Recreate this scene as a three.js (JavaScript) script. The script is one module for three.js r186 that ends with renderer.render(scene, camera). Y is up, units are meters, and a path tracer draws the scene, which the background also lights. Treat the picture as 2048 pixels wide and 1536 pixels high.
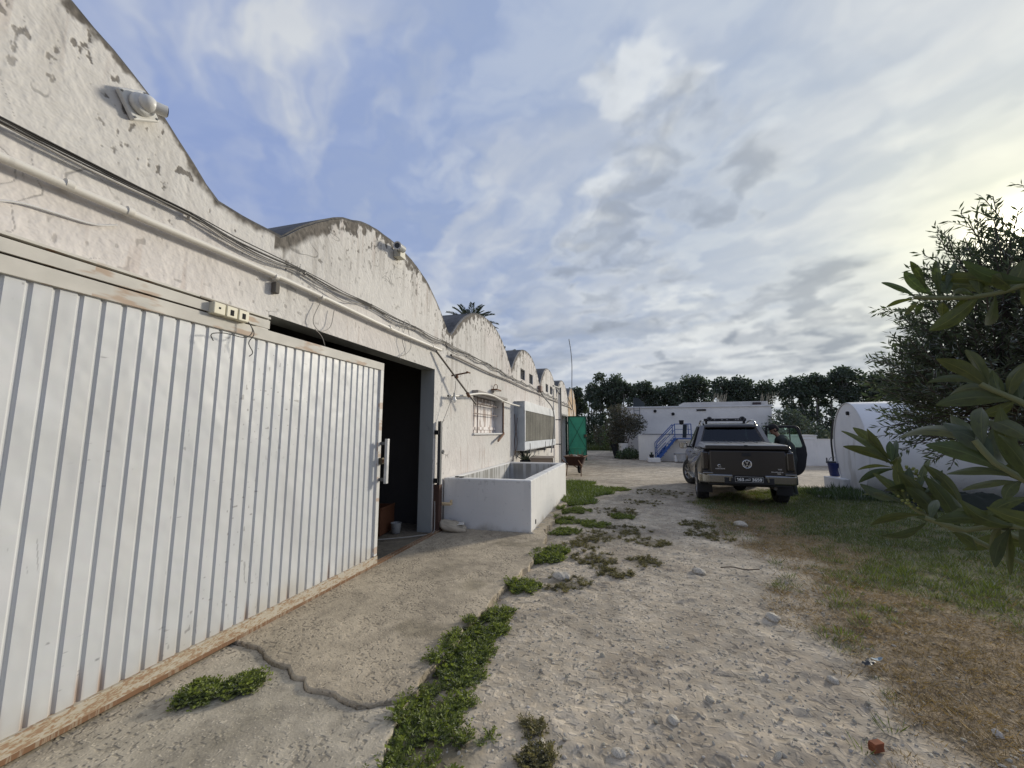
import * as THREE from 'three';
import { mergeGeometries } from 'three/addons/utils/BufferGeometryUtils.js';
import { RoundedBoxGeometry } from 'three/addons/geometries/RoundedBoxGeometry.js';
import { MarchingCubes } from 'three/addons/objects/MarchingCubes.js';

// ---------------------------------------------------------------- camera, sky, sun, exposure
const scene = new THREE.Scene();
const camera = new THREE.PerspectiveCamera(87.66, 4 / 3, 0.05, 3000);
camera.position.set(0, 1.55, 0);
camera.rotation.order = 'YXZ';
camera.rotation.set(0.1206, 0.2735, 0);
const renderer = new THREE.WebGLRenderer({ antialias: true });
renderer.setSize(1024, 768);
renderer.toneMapping = THREE.LinearToneMapping;
renderer.toneMappingExposure = 1.2;
renderer.shadowMap.enabled = true;
const SUN = new THREE.Vector3(0.582, 0.30, -0.756).normalize();
const sun = new THREE.DirectionalLight(new THREE.Color(1, 0.92, 0.78), 2.6);
sun.position.copy(SUN).multiplyScalar(60);
sun.castShadow = true;
sun.shadow.radius = 14;
sun.shadow.mapSize.set(4096, 4096);
Object.assign(sun.shadow.camera, { left: -40, right: 40, top: 40, bottom: -40, near: 1, far: 160 });
scene.add(sun, sun.target);

// ---------------------------------------------------------------- noise and helpers
const clamp = (x, a = 0, b = 1) => Math.min(b, Math.max(a, x));
const smooth = (a, b, x) => { const t = clamp((x - a) / (b - a)); return t * t * (3 - 2 * t); };
const mix = (a, b, t) => a + (b - a) * t;
function rngOf(seed) { let s = seed | 0; return () => { s = (s + 0x6d2b79f5) | 0; let t = Math.imul(s ^ (s >>> 15), 1 | s); t = (t + Math.imul(t ^ (t >>> 7), 61 | t)) ^ t; return ((t ^ (t >>> 14)) >>> 0) / 4294967296; }; }
function hash(ix, iy, s) { let h = (Math.imul(ix, 374761393) + Math.imul(iy, 668265263) + Math.imul(s, 1442695041)) | 0; h = Math.imul(h ^ (h >>> 13), 1274126177); h = Math.imul(h ^ (h >>> 15), 1103515245); return ((h ^ (h >>> 16)) >>> 0) / 4294967296; }
function vn(x, y, s = 0, per = 0) {
  let ix = Math.floor(x), iy = Math.floor(y); let fx = x - ix, fy = y - iy;
  fx = fx * fx * (3 - 2 * fx); fy = fy * fy * (3 - 2 * fy);
  let jx = ix + 1, jy = iy + 1;
  if (per) { ix = ((ix % per) + per) % per; iy = ((iy % per) + per) % per; jx = ((jx % per) + per) % per; jy = ((jy % per) + per) % per; }
  const a = hash(ix, iy, s), b = hash(jx, iy, s), c = hash(ix, jy, s), d = hash(jx, jy, s);
  return a + (b - a) * fx + (c - a) * fy + (a - b - c + d) * fx * fy;
}
function fbm(x, y, o = 4, s = 0, per = 0) { let v = 0, a = 0.5, t = 0; for (let i = 0; i < o; i++) { v += a * vn(x, y, s + i * 17, per); t += a; x *= 2; y *= 2; per *= 2; a *= 0.5; } return v / t; }
const toS = (c) => 255 * clamp(c <= 0.0031308 ? c * 12.92 : 1.055 * Math.pow(c, 1 / 2.4) - 0.055);
// texture from a function (u, v) -> linear [r, g, b]
function colorTex(w, h, fn) {
  const d = new Uint8Array(w * h * 4);
  for (let y = 0, i = 0; y < h; y++) for (let x = 0; x < w; x++, i += 4) { const c = fn((x + 0.5) / w, (y + 0.5) / h); d[i] = toS(c[0]); d[i + 1] = toS(c[1]); d[i + 2] = toS(c[2]); d[i + 3] = 255; }
  const t = new THREE.DataTexture(d, w, h, THREE.RGBAFormat); t.colorSpace = THREE.SRGBColorSpace; return finishTex(t);
}
function grayTex(w, h, fn) {
  const d = new Uint8Array(w * h * 4);
  for (let y = 0, i = 0; y < h; y++) for (let x = 0; x < w; x++, i += 4) { const c = 255 * clamp(fn((x + 0.5) / w, (y + 0.5) / h)); d[i] = d[i + 1] = d[i + 2] = c; d[i + 3] = 255; }
  return finishTex(new THREE.DataTexture(d, w, h, THREE.RGBAFormat));
}
// colour and bump in one pass: fn(u, v) -> [r, g, b, height]
function pairTex(w, h, fn) {
  const d = new Uint8Array(w * h * 4), e = new Uint8Array(w * h * 4);
  for (let y = 0, i = 0; y < h; y++) for (let x = 0; x < w; x++, i += 4) { const c = fn((x + 0.5) / w, (y + 0.5) / h); d[i] = toS(c[0]); d[i + 1] = toS(c[1]); d[i + 2] = toS(c[2]); e[i] = e[i + 1] = e[i + 2] = 255 * clamp(c[3]); d[i + 3] = e[i + 3] = 255; }
  const t = new THREE.DataTexture(d, w, h, THREE.RGBAFormat); t.colorSpace = THREE.SRGBColorSpace; return [finishTex(t), finishTex(new THREE.DataTexture(e, w, h, THREE.RGBAFormat))];
}
function finishTex(t) { t.wrapS = t.wrapT = THREE.RepeatWrapping; t.magFilter = THREE.LinearFilter; t.minFilter = THREE.LinearMipmapLinearFilter; t.generateMipmaps = true; t.needsUpdate = true; return t; }
const std = (o) => new THREE.MeshStandardMaterial(o);
const lin = (r, g, b) => new THREE.Color().setRGB(r, g, b);
const M4 = () => new THREE.Matrix4();
const V = (x, y, z) => new THREE.Vector3(x, y, z);

function flat(g) { // non-indexed with position, normal, uv only
  let r = g.index ? g.toNonIndexed() : g;
  if (!r.attributes.normal) r.computeVertexNormals();
  for (const k of Object.keys(r.attributes)) if (!['position', 'normal', 'uv', 'color'].includes(k)) r.deleteAttribute(k);
  if (!r.attributes.uv) r.setAttribute('uv', new THREE.BufferAttribute(new Float32Array(r.attributes.position.count * 2), 2));
  r.morphAttributes = {}; r.clearGroups();
  return r;
}
function worldUV(g, k = 1) { // uv in metres by the dominant axis of each face
  const p = g.attributes.position, u = g.attributes.uv; const a = V(), b = V(), c = V();
  for (let i = 0; i < p.count; i += 3) {
    a.fromBufferAttribute(p, i); b.fromBufferAttribute(p, i + 1); c.fromBufferAttribute(p, i + 2);
    const n = b.clone().sub(a).cross(c.clone().sub(a)); const x = Math.abs(n.x), y = Math.abs(n.y), z = Math.abs(n.z);
    [a, b, c].forEach((q, j) => { if (y >= x && y >= z) u.setXY(i + j, q.x * k, q.z * k); else if (x >= z) u.setXY(i + j, q.z * k, q.y * k); else u.setXY(i + j, q.x * k, q.y * k); });
  }
  return g;
}
class MB {
  constructor() { this.l = []; }
  add(g, m) { g = flat(g); if (m) g.applyMatrix4(m); this.l.push(g); return this; }
  box(x, y, z, w, h, d, r = 0, rx = 0, ry = 0, rz = 0) {
    const g = r > 0 ? new RoundedBoxGeometry(w, h, d, 2, Math.min(r, w / 2.01, h / 2.01, d / 2.01)) : new THREE.BoxGeometry(w, h, d);
    return this.add(g, M4().makeRotationFromEuler(new THREE.Euler(rx, ry, rz, 'YXZ')).setPosition(x, y, z));
  }
  bar(a, b, r, seg = 8, r2 = r) { // round bar from a to b
    const A = V(...a), B = V(...b), d = B.clone().sub(A); const g = new THREE.CylinderGeometry(r2, r, d.length(), seg, 1);
    const q = new THREE.Quaternion().setFromUnitVectors(V(0, 1, 0), d.clone().normalize());
    return this.add(g, M4().compose(A.add(B).multiplyScalar(0.5), q, V(1, 1, 1)));
  }
  beam(a, b, w, h) { // rectangular bar from a to b, w across, h tall
    const A = V(...a), B = V(...b), d = B.clone().sub(A), L = d.length(); const m = M4().lookAt(B, A, Math.abs(d.y) > 0.99 * L ? V(0, 0, 1) : V(0, 1, 0));
    return this.add(new THREE.BoxGeometry(w, h, L), m.setPosition(A.add(B).multiplyScalar(0.5)));
  }
  tube(pts, r, seg = 6, n = 0) { return this.add(new THREE.TubeGeometry(new THREE.CatmullRomCurve3(pts.map((p) => V(...p))), n || pts.length * 6, r, seg, false)); }
  lathe(pts, seg, x = 0, y = 0, z = 0, m) { const g = new THREE.LatheGeometry(pts.map((p) => new THREE.Vector2(...p)), seg); const t = m ? m.clone() : M4(); return this.add(g, t.setPosition(x, y, z)); }
  geo(k = 1) { const g = this.l.length > 1 ? mergeGeometries(this.l, false) : this.l[0]; if (k) worldUV(g, k); return g; }
  build(name, mat, parent, k = 1) { return mesh(name, this.geo(k), mat, parent); }
}
const used = {};
function numbered(n) { const k = (used[n] = (used[n] || 0) + 1); return k === 1 ? n : n + '_' + String(k - 1).padStart(3, '0'); }
function mesh(name, geo, mat, parent) {
  const m = new THREE.Mesh(geo, mat); m.castShadow = m.receiveShadow = true;
  if (parent) { m.name = name; parent.add(m); } else { m.name = numbered(name); scene.add(m); }
  return m;
}
function tag(o, label, category, group, kind) { o.userData = { label, category }; if (group) o.userData.group = group; if (kind) o.userData.kind = kind; return o; }
function structure(o, label, category) { o.userData = { kind: 'structure' }; if (label) o.userData.label = label; if (category) o.userData.category = category; return o; }
function thing(name, label, category, pos = [0, 0, 0], turn = 0, group) {
  const o = new THREE.Group(); o.name = numbered(name); scene.add(o); o.position.set(...pos); o.rotation.y = turn; return tag(o, label, category, group);
}
function copyOf(src, name, label, pos, turn, scale) {
  const o = src.clone(); o.name = numbered(name); o.userData = { ...src.userData, label }; scene.add(o);
  o.position.set(...pos); o.rotation.y = turn; if (scale) o.scale.set(...scale); return o;
}

// ---------------------------------------------------------------- sky (computed, equirectangular)
const dirOf = (az, el) => { const a = az * Math.PI / 180, e = el * Math.PI / 180; return [Math.sin(a) * Math.cos(e), Math.sin(e), -Math.cos(a) * Math.cos(e)]; };
const DARK = [[5.7, 37.6, 5.5, 0.8], [2.1, 30.4, 5.5, 1], [-3.4, 24.9, 6, 0.9], [13.5, 31.0, 4.5, 0.6], [15.1, 28.1, 3, 0.5], [15.9, 15.2, 2.6, 0.7], [21.5, 16.3, 3, 0.8], [21.2, 15.2, 2.5, 0.6], [19.2, 10.9, 5, 0.7], [5.5, 9.7, 4, 0.5], [-2.6, 15.6, 3, 0.4], [24.8, 10.9, 3, 0.5], [26.1, 12.1, 3, 0.4], [28.2, 8.5, 5, 0.4], [23.0, 17.3, 3, 0.5]];
const PUFF = [[-1.5, 44.2, 3.5, 0.9], [1.7, 42.6, 4, 0.9], [4.4, 40.0, 3, 0.6], [10.9, 41.2, 2.5, 0.7], [-5.0, 31.2, 3, 1], [-2.2, 27.9, 3, 0.9], [0.6, 36.1, 4, 0.8], [6.0, 32.3, 4, 0.8], [7.5, 39.2, 2.6, 0.8], [14.6, 36.3, 3, 0.5], [19.6, 32.8, 3.5, 0.5], [5.2, 16.3, 4, 0.6], [10.0, 13.2, 4, 0.7], [7.2, 18.7, 4, 0.5], [-0.1, 18.8, 5, 0.4], [27.5, 38.8, 3, 0.5], [-9.8, 37.6, 3, 0.4], [2.0, 47.0, 2.5, 0.5]];
const WISP = [[-48.8, 42.5, 6, 0.9], [-46.3, 42.0, 5, 0.6], [-36.2, 47.4, 5, 0.8], [-31.0, 47.4, 4, 0.7], [-39.8, 40.2, 6, 0.6], [-43.1, 33.0, 6, 0.4], [-18.3, 35.0, 6, 0.7], [-55.7, 41.6, 6, 0.5], [-61.3, 38.3, 8, 0.3], [-32.6, 36.0, 8, 0.35], [-15.2, 29.8, 5, 0.5], [-21.3, 28.5, 6, 0.4], [-27.7, 22.4, 6, 0.4], [-39.1, 30.6, 6, 0.3], [-17.4, 18.8, 8, 0.5], [-55.0, 35.1, 6, 0.35]];
const BLUE = [[-50.9, 30.3, 9, 0.7], [-17.5, 37.8, 8, 0.7], [-24.9, 25.1, 10, 0.5], [-17.4, 12.5, 5, 1.2], [-20.8, 47.9, 6, 0.7], [-44.1, 44.7, 4, 0.6], [-29.0, 37.5, 8, 0.5], [-35.7, 28.9, 8, 0.6], [-8.0, 48.2, 12, 0.8], [8, 50, 12, 0.7], [24, 48, 12, 0.6], [14, 40, 7, 0.35]];
{
  const W = 2048, Hh = 1024, data = new Float32Array(W * Hh * 4);
  const prep = (l) => l.map(([a, e, r, s]) => ({ d: dirOf(a, e), r: r * Math.PI / 180, s, c: Math.cos(Math.min(3.1, r * 2.6 * Math.PI / 180)) }));
  const dark = prep(DARK.map(([a, e, r, s]) => [a, e, r * 0.95, s])), puff = prep(PUFF), wisp = prep(WISP), blue = prep(BLUE);
  const sum = (l, x, y, z) => { let v = 0; for (const b of l) { const dt = b.d[0] * x + b.d[1] * y + b.d[2] * z; if (dt > b.c) { const a = Math.acos(Math.min(1, dt)) / b.r; v += b.s * Math.exp(-a * a); } } return v; };
  for (let j = 0; j < Hh; j++) {
    const el = ((j + 0.5) / Hh - 0.5) * Math.PI, cy = Math.sin(el), ch = Math.cos(el);
    for (let i = 0; i < W; i++) {
      const th = ((i + 0.5) / W - 0.5) * 2 * Math.PI, k = (j * W + i) * 4;
      let dx = Math.cos(th) * ch, dz = Math.sin(th) * ch, dy = cy;
      let r, g, b;
      if (dy < -0.02) { r = 0.16; g = 0.15; b = 0.13; } else {
        const y0 = Math.max(dy, 0);
        const pz = 1 / (y0 + 0.12), px = dx * pz, pq = dz * pz;
        // warp: small turbulent offsets of the direction
        const w1 = fbm(px * 5 + 5, pq * 5, 5, 3) - 0.5, w2 = fbm(px * 5 - 9, pq * 5 + 4, 5, 9) - 0.5;
        const wf = 0.30 * (y0 + 0.16); let x = dx + w1 * wf, y = y0 + w2 * wf * 0.8, z = dz + w2 * wf; const n = 1 / Math.hypot(x, y, z); x *= n; y *= n; z *= n;
        const cs = dx * SUN.x + dy * SUN.y + dz * SUN.z, ang = Math.acos(clamp(cs, -1, 1)) * 180 / Math.PI;
        const el0 = Math.asin(y0) * 180 / Math.PI;
        // streaky high cloud, drawn out from upper left to lower right
        const sx = px * 0.75 + pq * 0.66, sy = -px * 0.66 + pq * 0.75;
        const cir = fbm(sx * 1.1 + w1 * 0.9, sy * 4.2 + w2 * 1.1, 5, 21), cir2 = fbm(sx * 4 + w1 * 1.5, sy * 11 + w2 * 1.5, 5, 33);
        let veil = 0.20 + 0.62 * Math.exp(-((ang / 50) ** 2)) + 0.60 * Math.exp(-el0 / 8) + (cir - 0.5) * 1.05 + (cir2 - 0.5) * 0.40;
        veil += 0.50 * sum(wisp, x, y, z) * smooth(0.2, 0.8, cir2) - 0.36 * sum(blue, x, y, z);
        veil = clamp(veil, 0.02, 1);
        const pale = smooth(20, 95, ang);
        const bl = [mix(0.30, 0.23, pale), mix(0.375, 0.305, pale), mix(0.54, 0.55, pale)];
        const stk = smooth(0.62, 0.30, cir * 0.6 + cir2 * 0.4) * 0.55; const wh = [mix(0.57, 0.40, stk), mix(0.59, 0.435, stk), mix(0.64, 0.50, stk)];
        r = mix(bl[0], wh[0], veil); g = mix(bl[1], wh[1], veil); b = mix(bl[2], wh[2], veil);
        // heap clouds: bright rims and grey bodies
        const fine = fbm(px * 7 + w1 * 2, pq * 7 + w2 * 2, 6, 51), f2 = fbm(px * 11, pq * 11, 5, 57);
        const alto = fbm(px * 6.5 + w1 * 2 + 7, pq * 9 + w2 * 2, 5, 81), am = smooth(105, 50, ang);
        const ap = smooth(0.40, 0.80, alto) * 0.30 * am, an = smooth(0.58, 0.22, alto) * 0.30 * am;
        r = mix(r, 0.40, an); g = mix(g, 0.45, an); b = mix(b, 0.55, an); r = mix(r, 0.70, ap); g = mix(g, 0.725, ap); b = mix(b, 0.74, ap);
        const sp = sum(puff, x, y, z), sd = sum(dark, x, y, z);
        const f3 = fbm(px * 10 + w1 * 3, pq * 10 + w2 * 3, 6, 91), win = smooth(0.0, 0.5, sd + sp * 0.5);
        const val = sd * 0.62 + (fine - 0.5) * 1.5 * win + (f3 - 0.5) * 2.0 * win;
        const pf = Math.max(0.85 * smooth(0.15, 1.35, sp * (-0.75 + 2.9 * f2)), smooth(-0.1, 0.35, val) * smooth(1.0, 0.2, val) * 0.26 * win), dk = smooth(-0.15, 1.35, val + (f2 - 0.5) * 0.5 * win);
        const lowN = fbm(px * 2.2 + 3 + w1, pq * 3.4 + w2, 5, 71);
        const low = smooth(24, 9, el0) * smooth(0.44, 0.78, lowN) * 0.62 * (1 - 0.7 * Math.exp(-((ang / 16) ** 2)));
        const rim = smooth(24, 11, el0) * smooth(0.38, 0.47, lowN) * smooth(0.58, 0.47, lowN) * 0.25;
        const up = clamp(pf * 0.8 + rim);
        r = mix(r, 0.72, up); g = mix(g, 0.735, up); b = mix(b, 0.755, up);
        const dd = clamp(dk * 0.74 + low);
        r = mix(r, 0.285, dd); g = mix(g, 0.318, dd); b = mix(b, 0.385, dd);
        // light scattered round the veiled sun
        const h1 = Math.exp(-((ang / 24) ** 2)), h2 = Math.exp(-((ang / 9) ** 2)), h3 = Math.exp(-((ang / 2.0) ** 2)), hb = (1 - 0.55 * dd);
        r += hb * (0.17 * h1 + 0.24 * h2 + 3 * h3); g += hb * (0.155 * h1 + 0.21 * h2 + 2.7 * h3); b += hb * (0.085 * h1 + 0.04 * h2 + 2.0 * h3);
      }
      r *= 0.92; g *= 0.935; b *= 0.925; data[k] = r; data[k + 1] = g; data[k + 2] = b; data[k + 3] = 1;
    }
  }
  const t = new THREE.DataTexture(data, W, Hh, THREE.RGBAFormat, THREE.FloatType);
  t.mapping = THREE.EquirectangularReflectionMapping; t.magFilter = THREE.LinearFilter; t.minFilter = THREE.LinearFilter; t.needsUpdate = true;
  scene.background = t; scene.environment = t;
}
// ---------------------------------------------------------------- ground
const EDGE = [[-0.5, 1.0], [-1.5, 1.1], [-2.5, 1.25], [-3, 1.38], [-4, 1.5], [-5, 1.66], [-5.8, 1.66], [-6.65, 1.38], [-8, 1.3], [-9.6, 1.5], [-11, 1.9], [-12.4, 3.2], [-13.2, 4.6], [-14, 30]];
function edgeX(z) { // x where the grass on the right begins
  if (z > EDGE[0][0]) return EDGE[0][1];
  for (let i = 1; i < EDGE.length; i++) if (z > EDGE[i][0]) { const [z0, x0] = EDGE[i - 1], [z1, x1] = EDGE[i]; return mix(x0, x1, (z0 - z) / (z0 - z1)); }
  return 60;
}
// how much grass stands at a point, 0 to 1, right side
function grassAt(x, z) { if (z < -13.6 && z > -36) return 0; if (z <= -36) return 1; return smooth(-0.22, 0.5, x - edgeX(z) + (fbm(x * 1.7, z * 1.7, 4, 5) - 0.5) * 1.1); }
// greenness of that grass: the green patch lies farther to the right
function greenAt(x, z) { const d = (x - 2.35 + (z + 5.2) * 0.08) * 0.9 + (fbm(x * 0.9, z * 0.9, 3, 8) - 0.5) * 1.6; const near = smooth(-3.2, -4.6, z + (x - 2.5) * 0.9); const flecks = smooth(0.5, 0.66, fbm(x * 2.6, z * 2.6, 3, 9)) * 0.55; return clamp(Math.max(flecks * 0.6, smooth(0, 0.8, d) * near * 0.9) + smooth(-8.4, -10, z) * 0.6); }
const WEEDS = [[-0.98, -1.66, 0.21], [-0.94, -1.95, 0.2], [-1.09, -2.26, 0.15], [-1.13, -2.58, 0.14], [-1.12, -2.9, 0.13], [-1.12, -3.2, 0.11], [-1.08, -3.48, 0.09], [-1.04, -4.17, 0.11], [-1.0, -5.2, 0.14], [-0.9, -5.5, 0.1], [-0.98, -6.6, 0.16], [-1.0, -7.4, 0.18], [-1.02, -8.3, 0.22], [-1.1, -9.4, 0.3], [-1.15, -10.6, 0.4], [-1.2, -11.5, 0.45], [-1.5, -12.6, 0.4], [-0.75, -10.9, 0.28], [-0.3, -11.6, 0.26], [-2.46, -1.95, 0.05], [-2.3, -2.1, 0.05], [-0.55, -7.2, 0.16], [-0.1, -7.9, 0.14], [-0.72, -1.75, 0.1]];
const DRYW = [[-0.56, -2.27, 0.06], [-0.45, -2.05, 0.05], [-0.66, -4.4, 0.18], [-0.2, -4.9, 0.16], [0.15, -5.3, 0.14], [-0.35, -6.4, 0.28], [0.0, -6.9, 0.25], [-0.2, -8.4, 0.3], [0.35, -9.6, 0.3], [-0.6, -5.9, 0.2], [0.3, -6.3, 0.18], [1.1, -7.6, 0.2], [-1.9, -2.75, 0.05], [0.9, -11.3, 0.5], [-0.4, -5.3, 0.2], [1.2, -6.9, 0.25]];
const blot = (l, x, z, k = 1) => { let v = 0; for (const [a, b, r] of l) { const d2 = ((x - a) ** 2 + (z - b) ** 2) / (r * r * k); if (d2 < 6) v = Math.max(v, Math.exp(-d2)); } return v; };
// outline of the concrete apron in front of the sliding door
const APRON = [[-2.9, 0.6], [-1.0, 0.6], [-1.05, -0.6], [-1.1, -1.5], [-1.2, -1.95], [-1.27, -2.28]];
const APRON_FAR = [[-1.27, -2.28], [-1.24, -2.7], [-1.26, -3.2], [-1.2, -3.7], [-1.17, -4.3], [-1.12, -5.0], [-1.1, -5.6], [-1.2, -6.05], [-1.28, -6.4], [-1.25, -7.6], [-1.27, -9.0], [-1.36, -10.1], [-1.5, -10.4], [-2.9, -10.4]];
const CRACK = [[-2.86, -2.5], [-2.6, -2.46], [-2.45, -2.42], [-2.31, -2.34], [-2.18, -2.34], [-2.06, -2.26], [-1.98, -2.24], [-1.89, -2.17], [-1.7, -2.17], [-1.49, -2.12], [-1.36, -2.19], [-1.27, -2.28]];
function inPoly(p, x, y) { let c = false; for (let i = 0, j = p.length - 1; i < p.length; j = i++) { const [a, b] = p[i], [d, e] = p[j]; if (b > y !== e > y && x < ((d - a) * (y - b)) / (e - b) + a) c = !c; } return c; }
const APRON_ALL = [...APRON.slice(0, 2), ...APRON.slice(2), ...APRON_FAR];
function groundY(x, z) {
  const r = Math.hypot(x, z);
  let y = (fbm(x * 0.9, z * 0.9, 3, 11) - 0.5) * 0.05 * smooth(0.5, 3, r) + (fbm(x * 4.5, z * 4.5, 3, 12) - 0.5) * 0.013 + (fbm(x * 17, z * 17, 2, 13) - 0.5) * 0.0085;
  y *= smooth(60, 20, r);
  const rough = smooth(0.5, 0.62, fbm(x * 1.3, z * 1.3, 3, 14)) * smooth(16, 7, r); // worn places with broken stones
  y += rough * Math.max(0, fbm(x * 13, z * 16, 2, 15) - 0.48) * 0.045;
  if (x < -0.9 && z > -12) y -= 0.045 * smooth(-0.95, -1.35, x) * smooth(-11.5, -10, z);
  return y - 0.012;
}
const tile = 1024;
const [gravelMap, gravelBump] = pairTex(tile, tile, (u, v) => { // fine stony surface, tiles every 1.6 m
  const a = fbm(u * 24, v * 24, 4, 101, 24), b = vn(u * 90, v * 90, 105, 90), c = vn(u * 200, v * 200, 106, 200);
  const s = smooth(0.68, 0.86, vn(u * 64, v * 64, 107, 64)), pit = smooth(0.70, 0.90, vn(u * 50 + a * 3, v * 50, 108, 50));
  const h = clamp(0.25 + a * 0.36 + b * 0.12 + c * 0.10 + s * 0.30 - pit * 0.36);
  const st = smooth(0.84, 0.95, vn(u * 120, v * 120, 111, 120)), dk = smooth(0.78, 0.93, vn(u * 80, v * 80, 112, 80)), m = fbm(u * 10, v * 10, 4, 113, 10);
  let k = 0.60 + 0.62 * (h - 0.25) + (m - 0.5) * 0.35; k = mix(k, 0.95, st * 0.5); k = mix(k, 0.32, dk * 0.4); k = mix(k, 0.36, pit * 0.3);
  const w = vn(u * 40, v * 40, 115, 40) - 0.5;
  return [k * (1 + w * 0.05), k * 0.985, k * (0.95 - w * 0.07), h];
});
const groundMat = std({ map: gravelMap, bumpMap: gravelBump, bumpScale: 0.009, roughness: 0.96, vertexColors: true });
{
  const lay = (lo, hi, st, out, far) => { const a = []; for (let v = lo; v <= hi + 1e-6; v += st) a.push(v); let s = st; while (a[a.length - 1] < far) { s *= out; a.push(a[a.length - 1] + s); } s = st; const b = []; let q = lo; while (q > -far) { s *= out; q -= s; b.unshift(q); } return [...b, ...a]; };
  const xs = lay(-3.2, 4.2, 0.03, 1.09, 900), zs = []; { let z = 1; let s = 0.03; const a = []; while (z > -900) { a.push(z); if (z < -6) s *= 1.012; if (z < -20) s *= 1.06; z -= s; } zs.push(...a.reverse()); let t = 1, q = 0.03; while (t < 400) { q *= 1.2; t += q; zs.push(t); } }
  const nx = xs.length, nz = zs.length, pos = new Float32Array(nx * nz * 3), col = new Float32Array(nx * nz * 3), uv = new Float32Array(nx * nz * 2), idx = [];
  for (let j = 0, k = 0; j < nz; j++) for (let i = 0; i < nx; i++, k++) {
    const x = xs[i], z = zs[j]; pos.set([x, groundY(x, z), z], k * 3); uv.set([x / 1.6, z / 1.6], k * 2);
    const m = fbm(x * 0.8, z * 0.8, 4, 41), f = fbm(x * 5, z * 5, 3, 42);
    let c = [0.50, 0.43, 0.335]; // pale trodden limestone grit
    const f3 = fbm(x * 14, z * 14, 2, 44), w = 0.66 + 0.62 * m + (f - 0.5) * 0.5 + (f3 - 0.5) * 0.34; c = c.map((v) => v * w);
    const dirt = smooth(0.50, 0.68, fbm(x * 1.9, z * 2.3, 4, 43)) * 0.5; c = c.map((v, q) => mix(v, [0.29, 0.238, 0.18][q], dirt));
    const g = grassAt(x, z), gr = greenAt(x, z);
    const soil = [mix(0.215, 0.115, gr), mix(0.148, 0.118, gr), mix(0.072, 0.038, gr)].map((v) => v * (0.7 + 0.6 * f));
    c = c.map((v, q) => mix(v, soil[q], g * 0.92));
    const wd = Math.max(blot(WEEDS, x, z), blot(DRYW, x, z) * 0.75);
    c = c.map((v, q) => mix(v, [0.15, 0.125, 0.07][q], smooth(0.15, 0.7, wd) * 0.8));
    if (z < -30) { const q0 = smooth(-33, -38, z + (fbm(x * 0.4, 3, 2, 4) - 0.5) * 3); c = c.map((v, q) => mix(v, [0.10, 0.13, 0.045][q] * (0.7 + 0.6 * f), q0)); }
    col.set(c, k * 3);
  }
  for (let j = 0; j < nz - 1; j++) for (let i = 0; i < nx - 1; i++) { const a = j * nx + i, b = a + 1, c = a + nx, d = c + 1; idx.push(a, c, b, b, c, d); }
  const g = new THREE.BufferGeometry(); g.setAttribute('position', new THREE.BufferAttribute(pos, 3)); g.setAttribute('uv', new THREE.BufferAttribute(uv, 2)); g.setAttribute('color', new THREE.BufferAttribute(col, 3)); g.setIndex(idx); g.computeVertexNormals();
  structure(mesh('ground', g, groundMat), 'pale stony farmyard ground with dry grass along its right side', 'ground');
}
// concrete apron: two worn slabs parted by a broken step
const [slabMap, slabBump] = pairTex(1024, 1024, (u, v) => {
  const a = fbm(u * 36, v * 36, 4, 201, 36), st = smooth(0.80, 0.93, vn(u * 230, v * 230, 203, 230)), m = fbm(u * 6, v * 6, 5, 206, 6), mk = smooth(0.36, 0.64, fbm(u * 9, v * 9, 3, 208, 9)), pit = smooth(0.64, 0.90, vn(u * 150 + a * 2, v * 150, 204, 150)) * (0.25 + 0.75 * mk), p2 = smooth(0.74, 0.92, vn(u * 80, v * 80 + a * 3, 205, 80)) * mk, gr = vn(u * 380, v * 380, 207, 380);
  const stain = smooth(0.55, 0.72, fbm(u * 5 + 2, v * 5, 4, 209, 5)) * 0.28;
  let k = 0.345 + (a - 0.5) * 0.20 + (m - 0.5) * 0.26 + (gr - 0.5) * 0.07; k = mix(k, 0.52, st * 0.6); k = mix(k, 0.11, pit * 0.55); k = mix(k, 0.13, p2 * 0.3); k *= 1 - stain;
  return [k * 1.08, k * 0.905, k * 0.655 * (1 - stain * 0.15), 0.5 + (a - 0.5) * 0.5 + 0.2 * st - 0.45 * pit - 0.15 * p2 + (gr - 0.5) * 0.1];
});
for (const t of [slabMap, slabBump]) t.repeat.set(0.4, 0.4);
const slabMat = std({ map: slabMap, bumpMap: slabBump, bumpScale: 0.010, roughness: 0.95 });
const slabPale = std({ map: slabMap, bumpMap: slabBump, bumpScale: 0.008, roughness: 0.95, color: lin(1.08, 1.13, 1.2) });
function ragged(poly, amp, seed, step = 0.035) { // points every few cm, pushed in and out
  const out = []; for (let i = 0; i < poly.length - 1; i++) { const [a, b] = poly[i], [c, d] = poly[i + 1], L = Math.hypot(c - a, d - b), n = Math.max(1, Math.round(L / step)); for (let k = 0; k < n; k++) { const t = k / n, x = mix(a, c, t), z = mix(b, d, t); out.push([x + (fbm(x * 7, z * 7, 4, seed) - 0.5) * amp * 2, z + (fbm(x * 7 + 40, z * 7, 4, seed) - 0.5) * amp * 2]); } } out.push(poly[poly.length - 1]); return out;
}
function slab(name, outline, top, mat, label) {
  const s = new THREE.Shape(outline.map(([x, z]) => new THREE.Vector2(x, -z)));
  const g = new THREE.ExtrudeGeometry(s, { depth: 0.1, bevelEnabled: true, bevelSize: 0.012, bevelThickness: 0.01, bevelSegments: 2, bevelOffset: -0.012 });
  g.rotateX(-Math.PI / 2); g.translate(0, top - 0.11, 0); g.deleteAttribute('normal'); g.computeVertexNormals();
  return structure(mesh(name, worldUV(flat(g)), mat), label, 'concrete apron');
}
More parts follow.
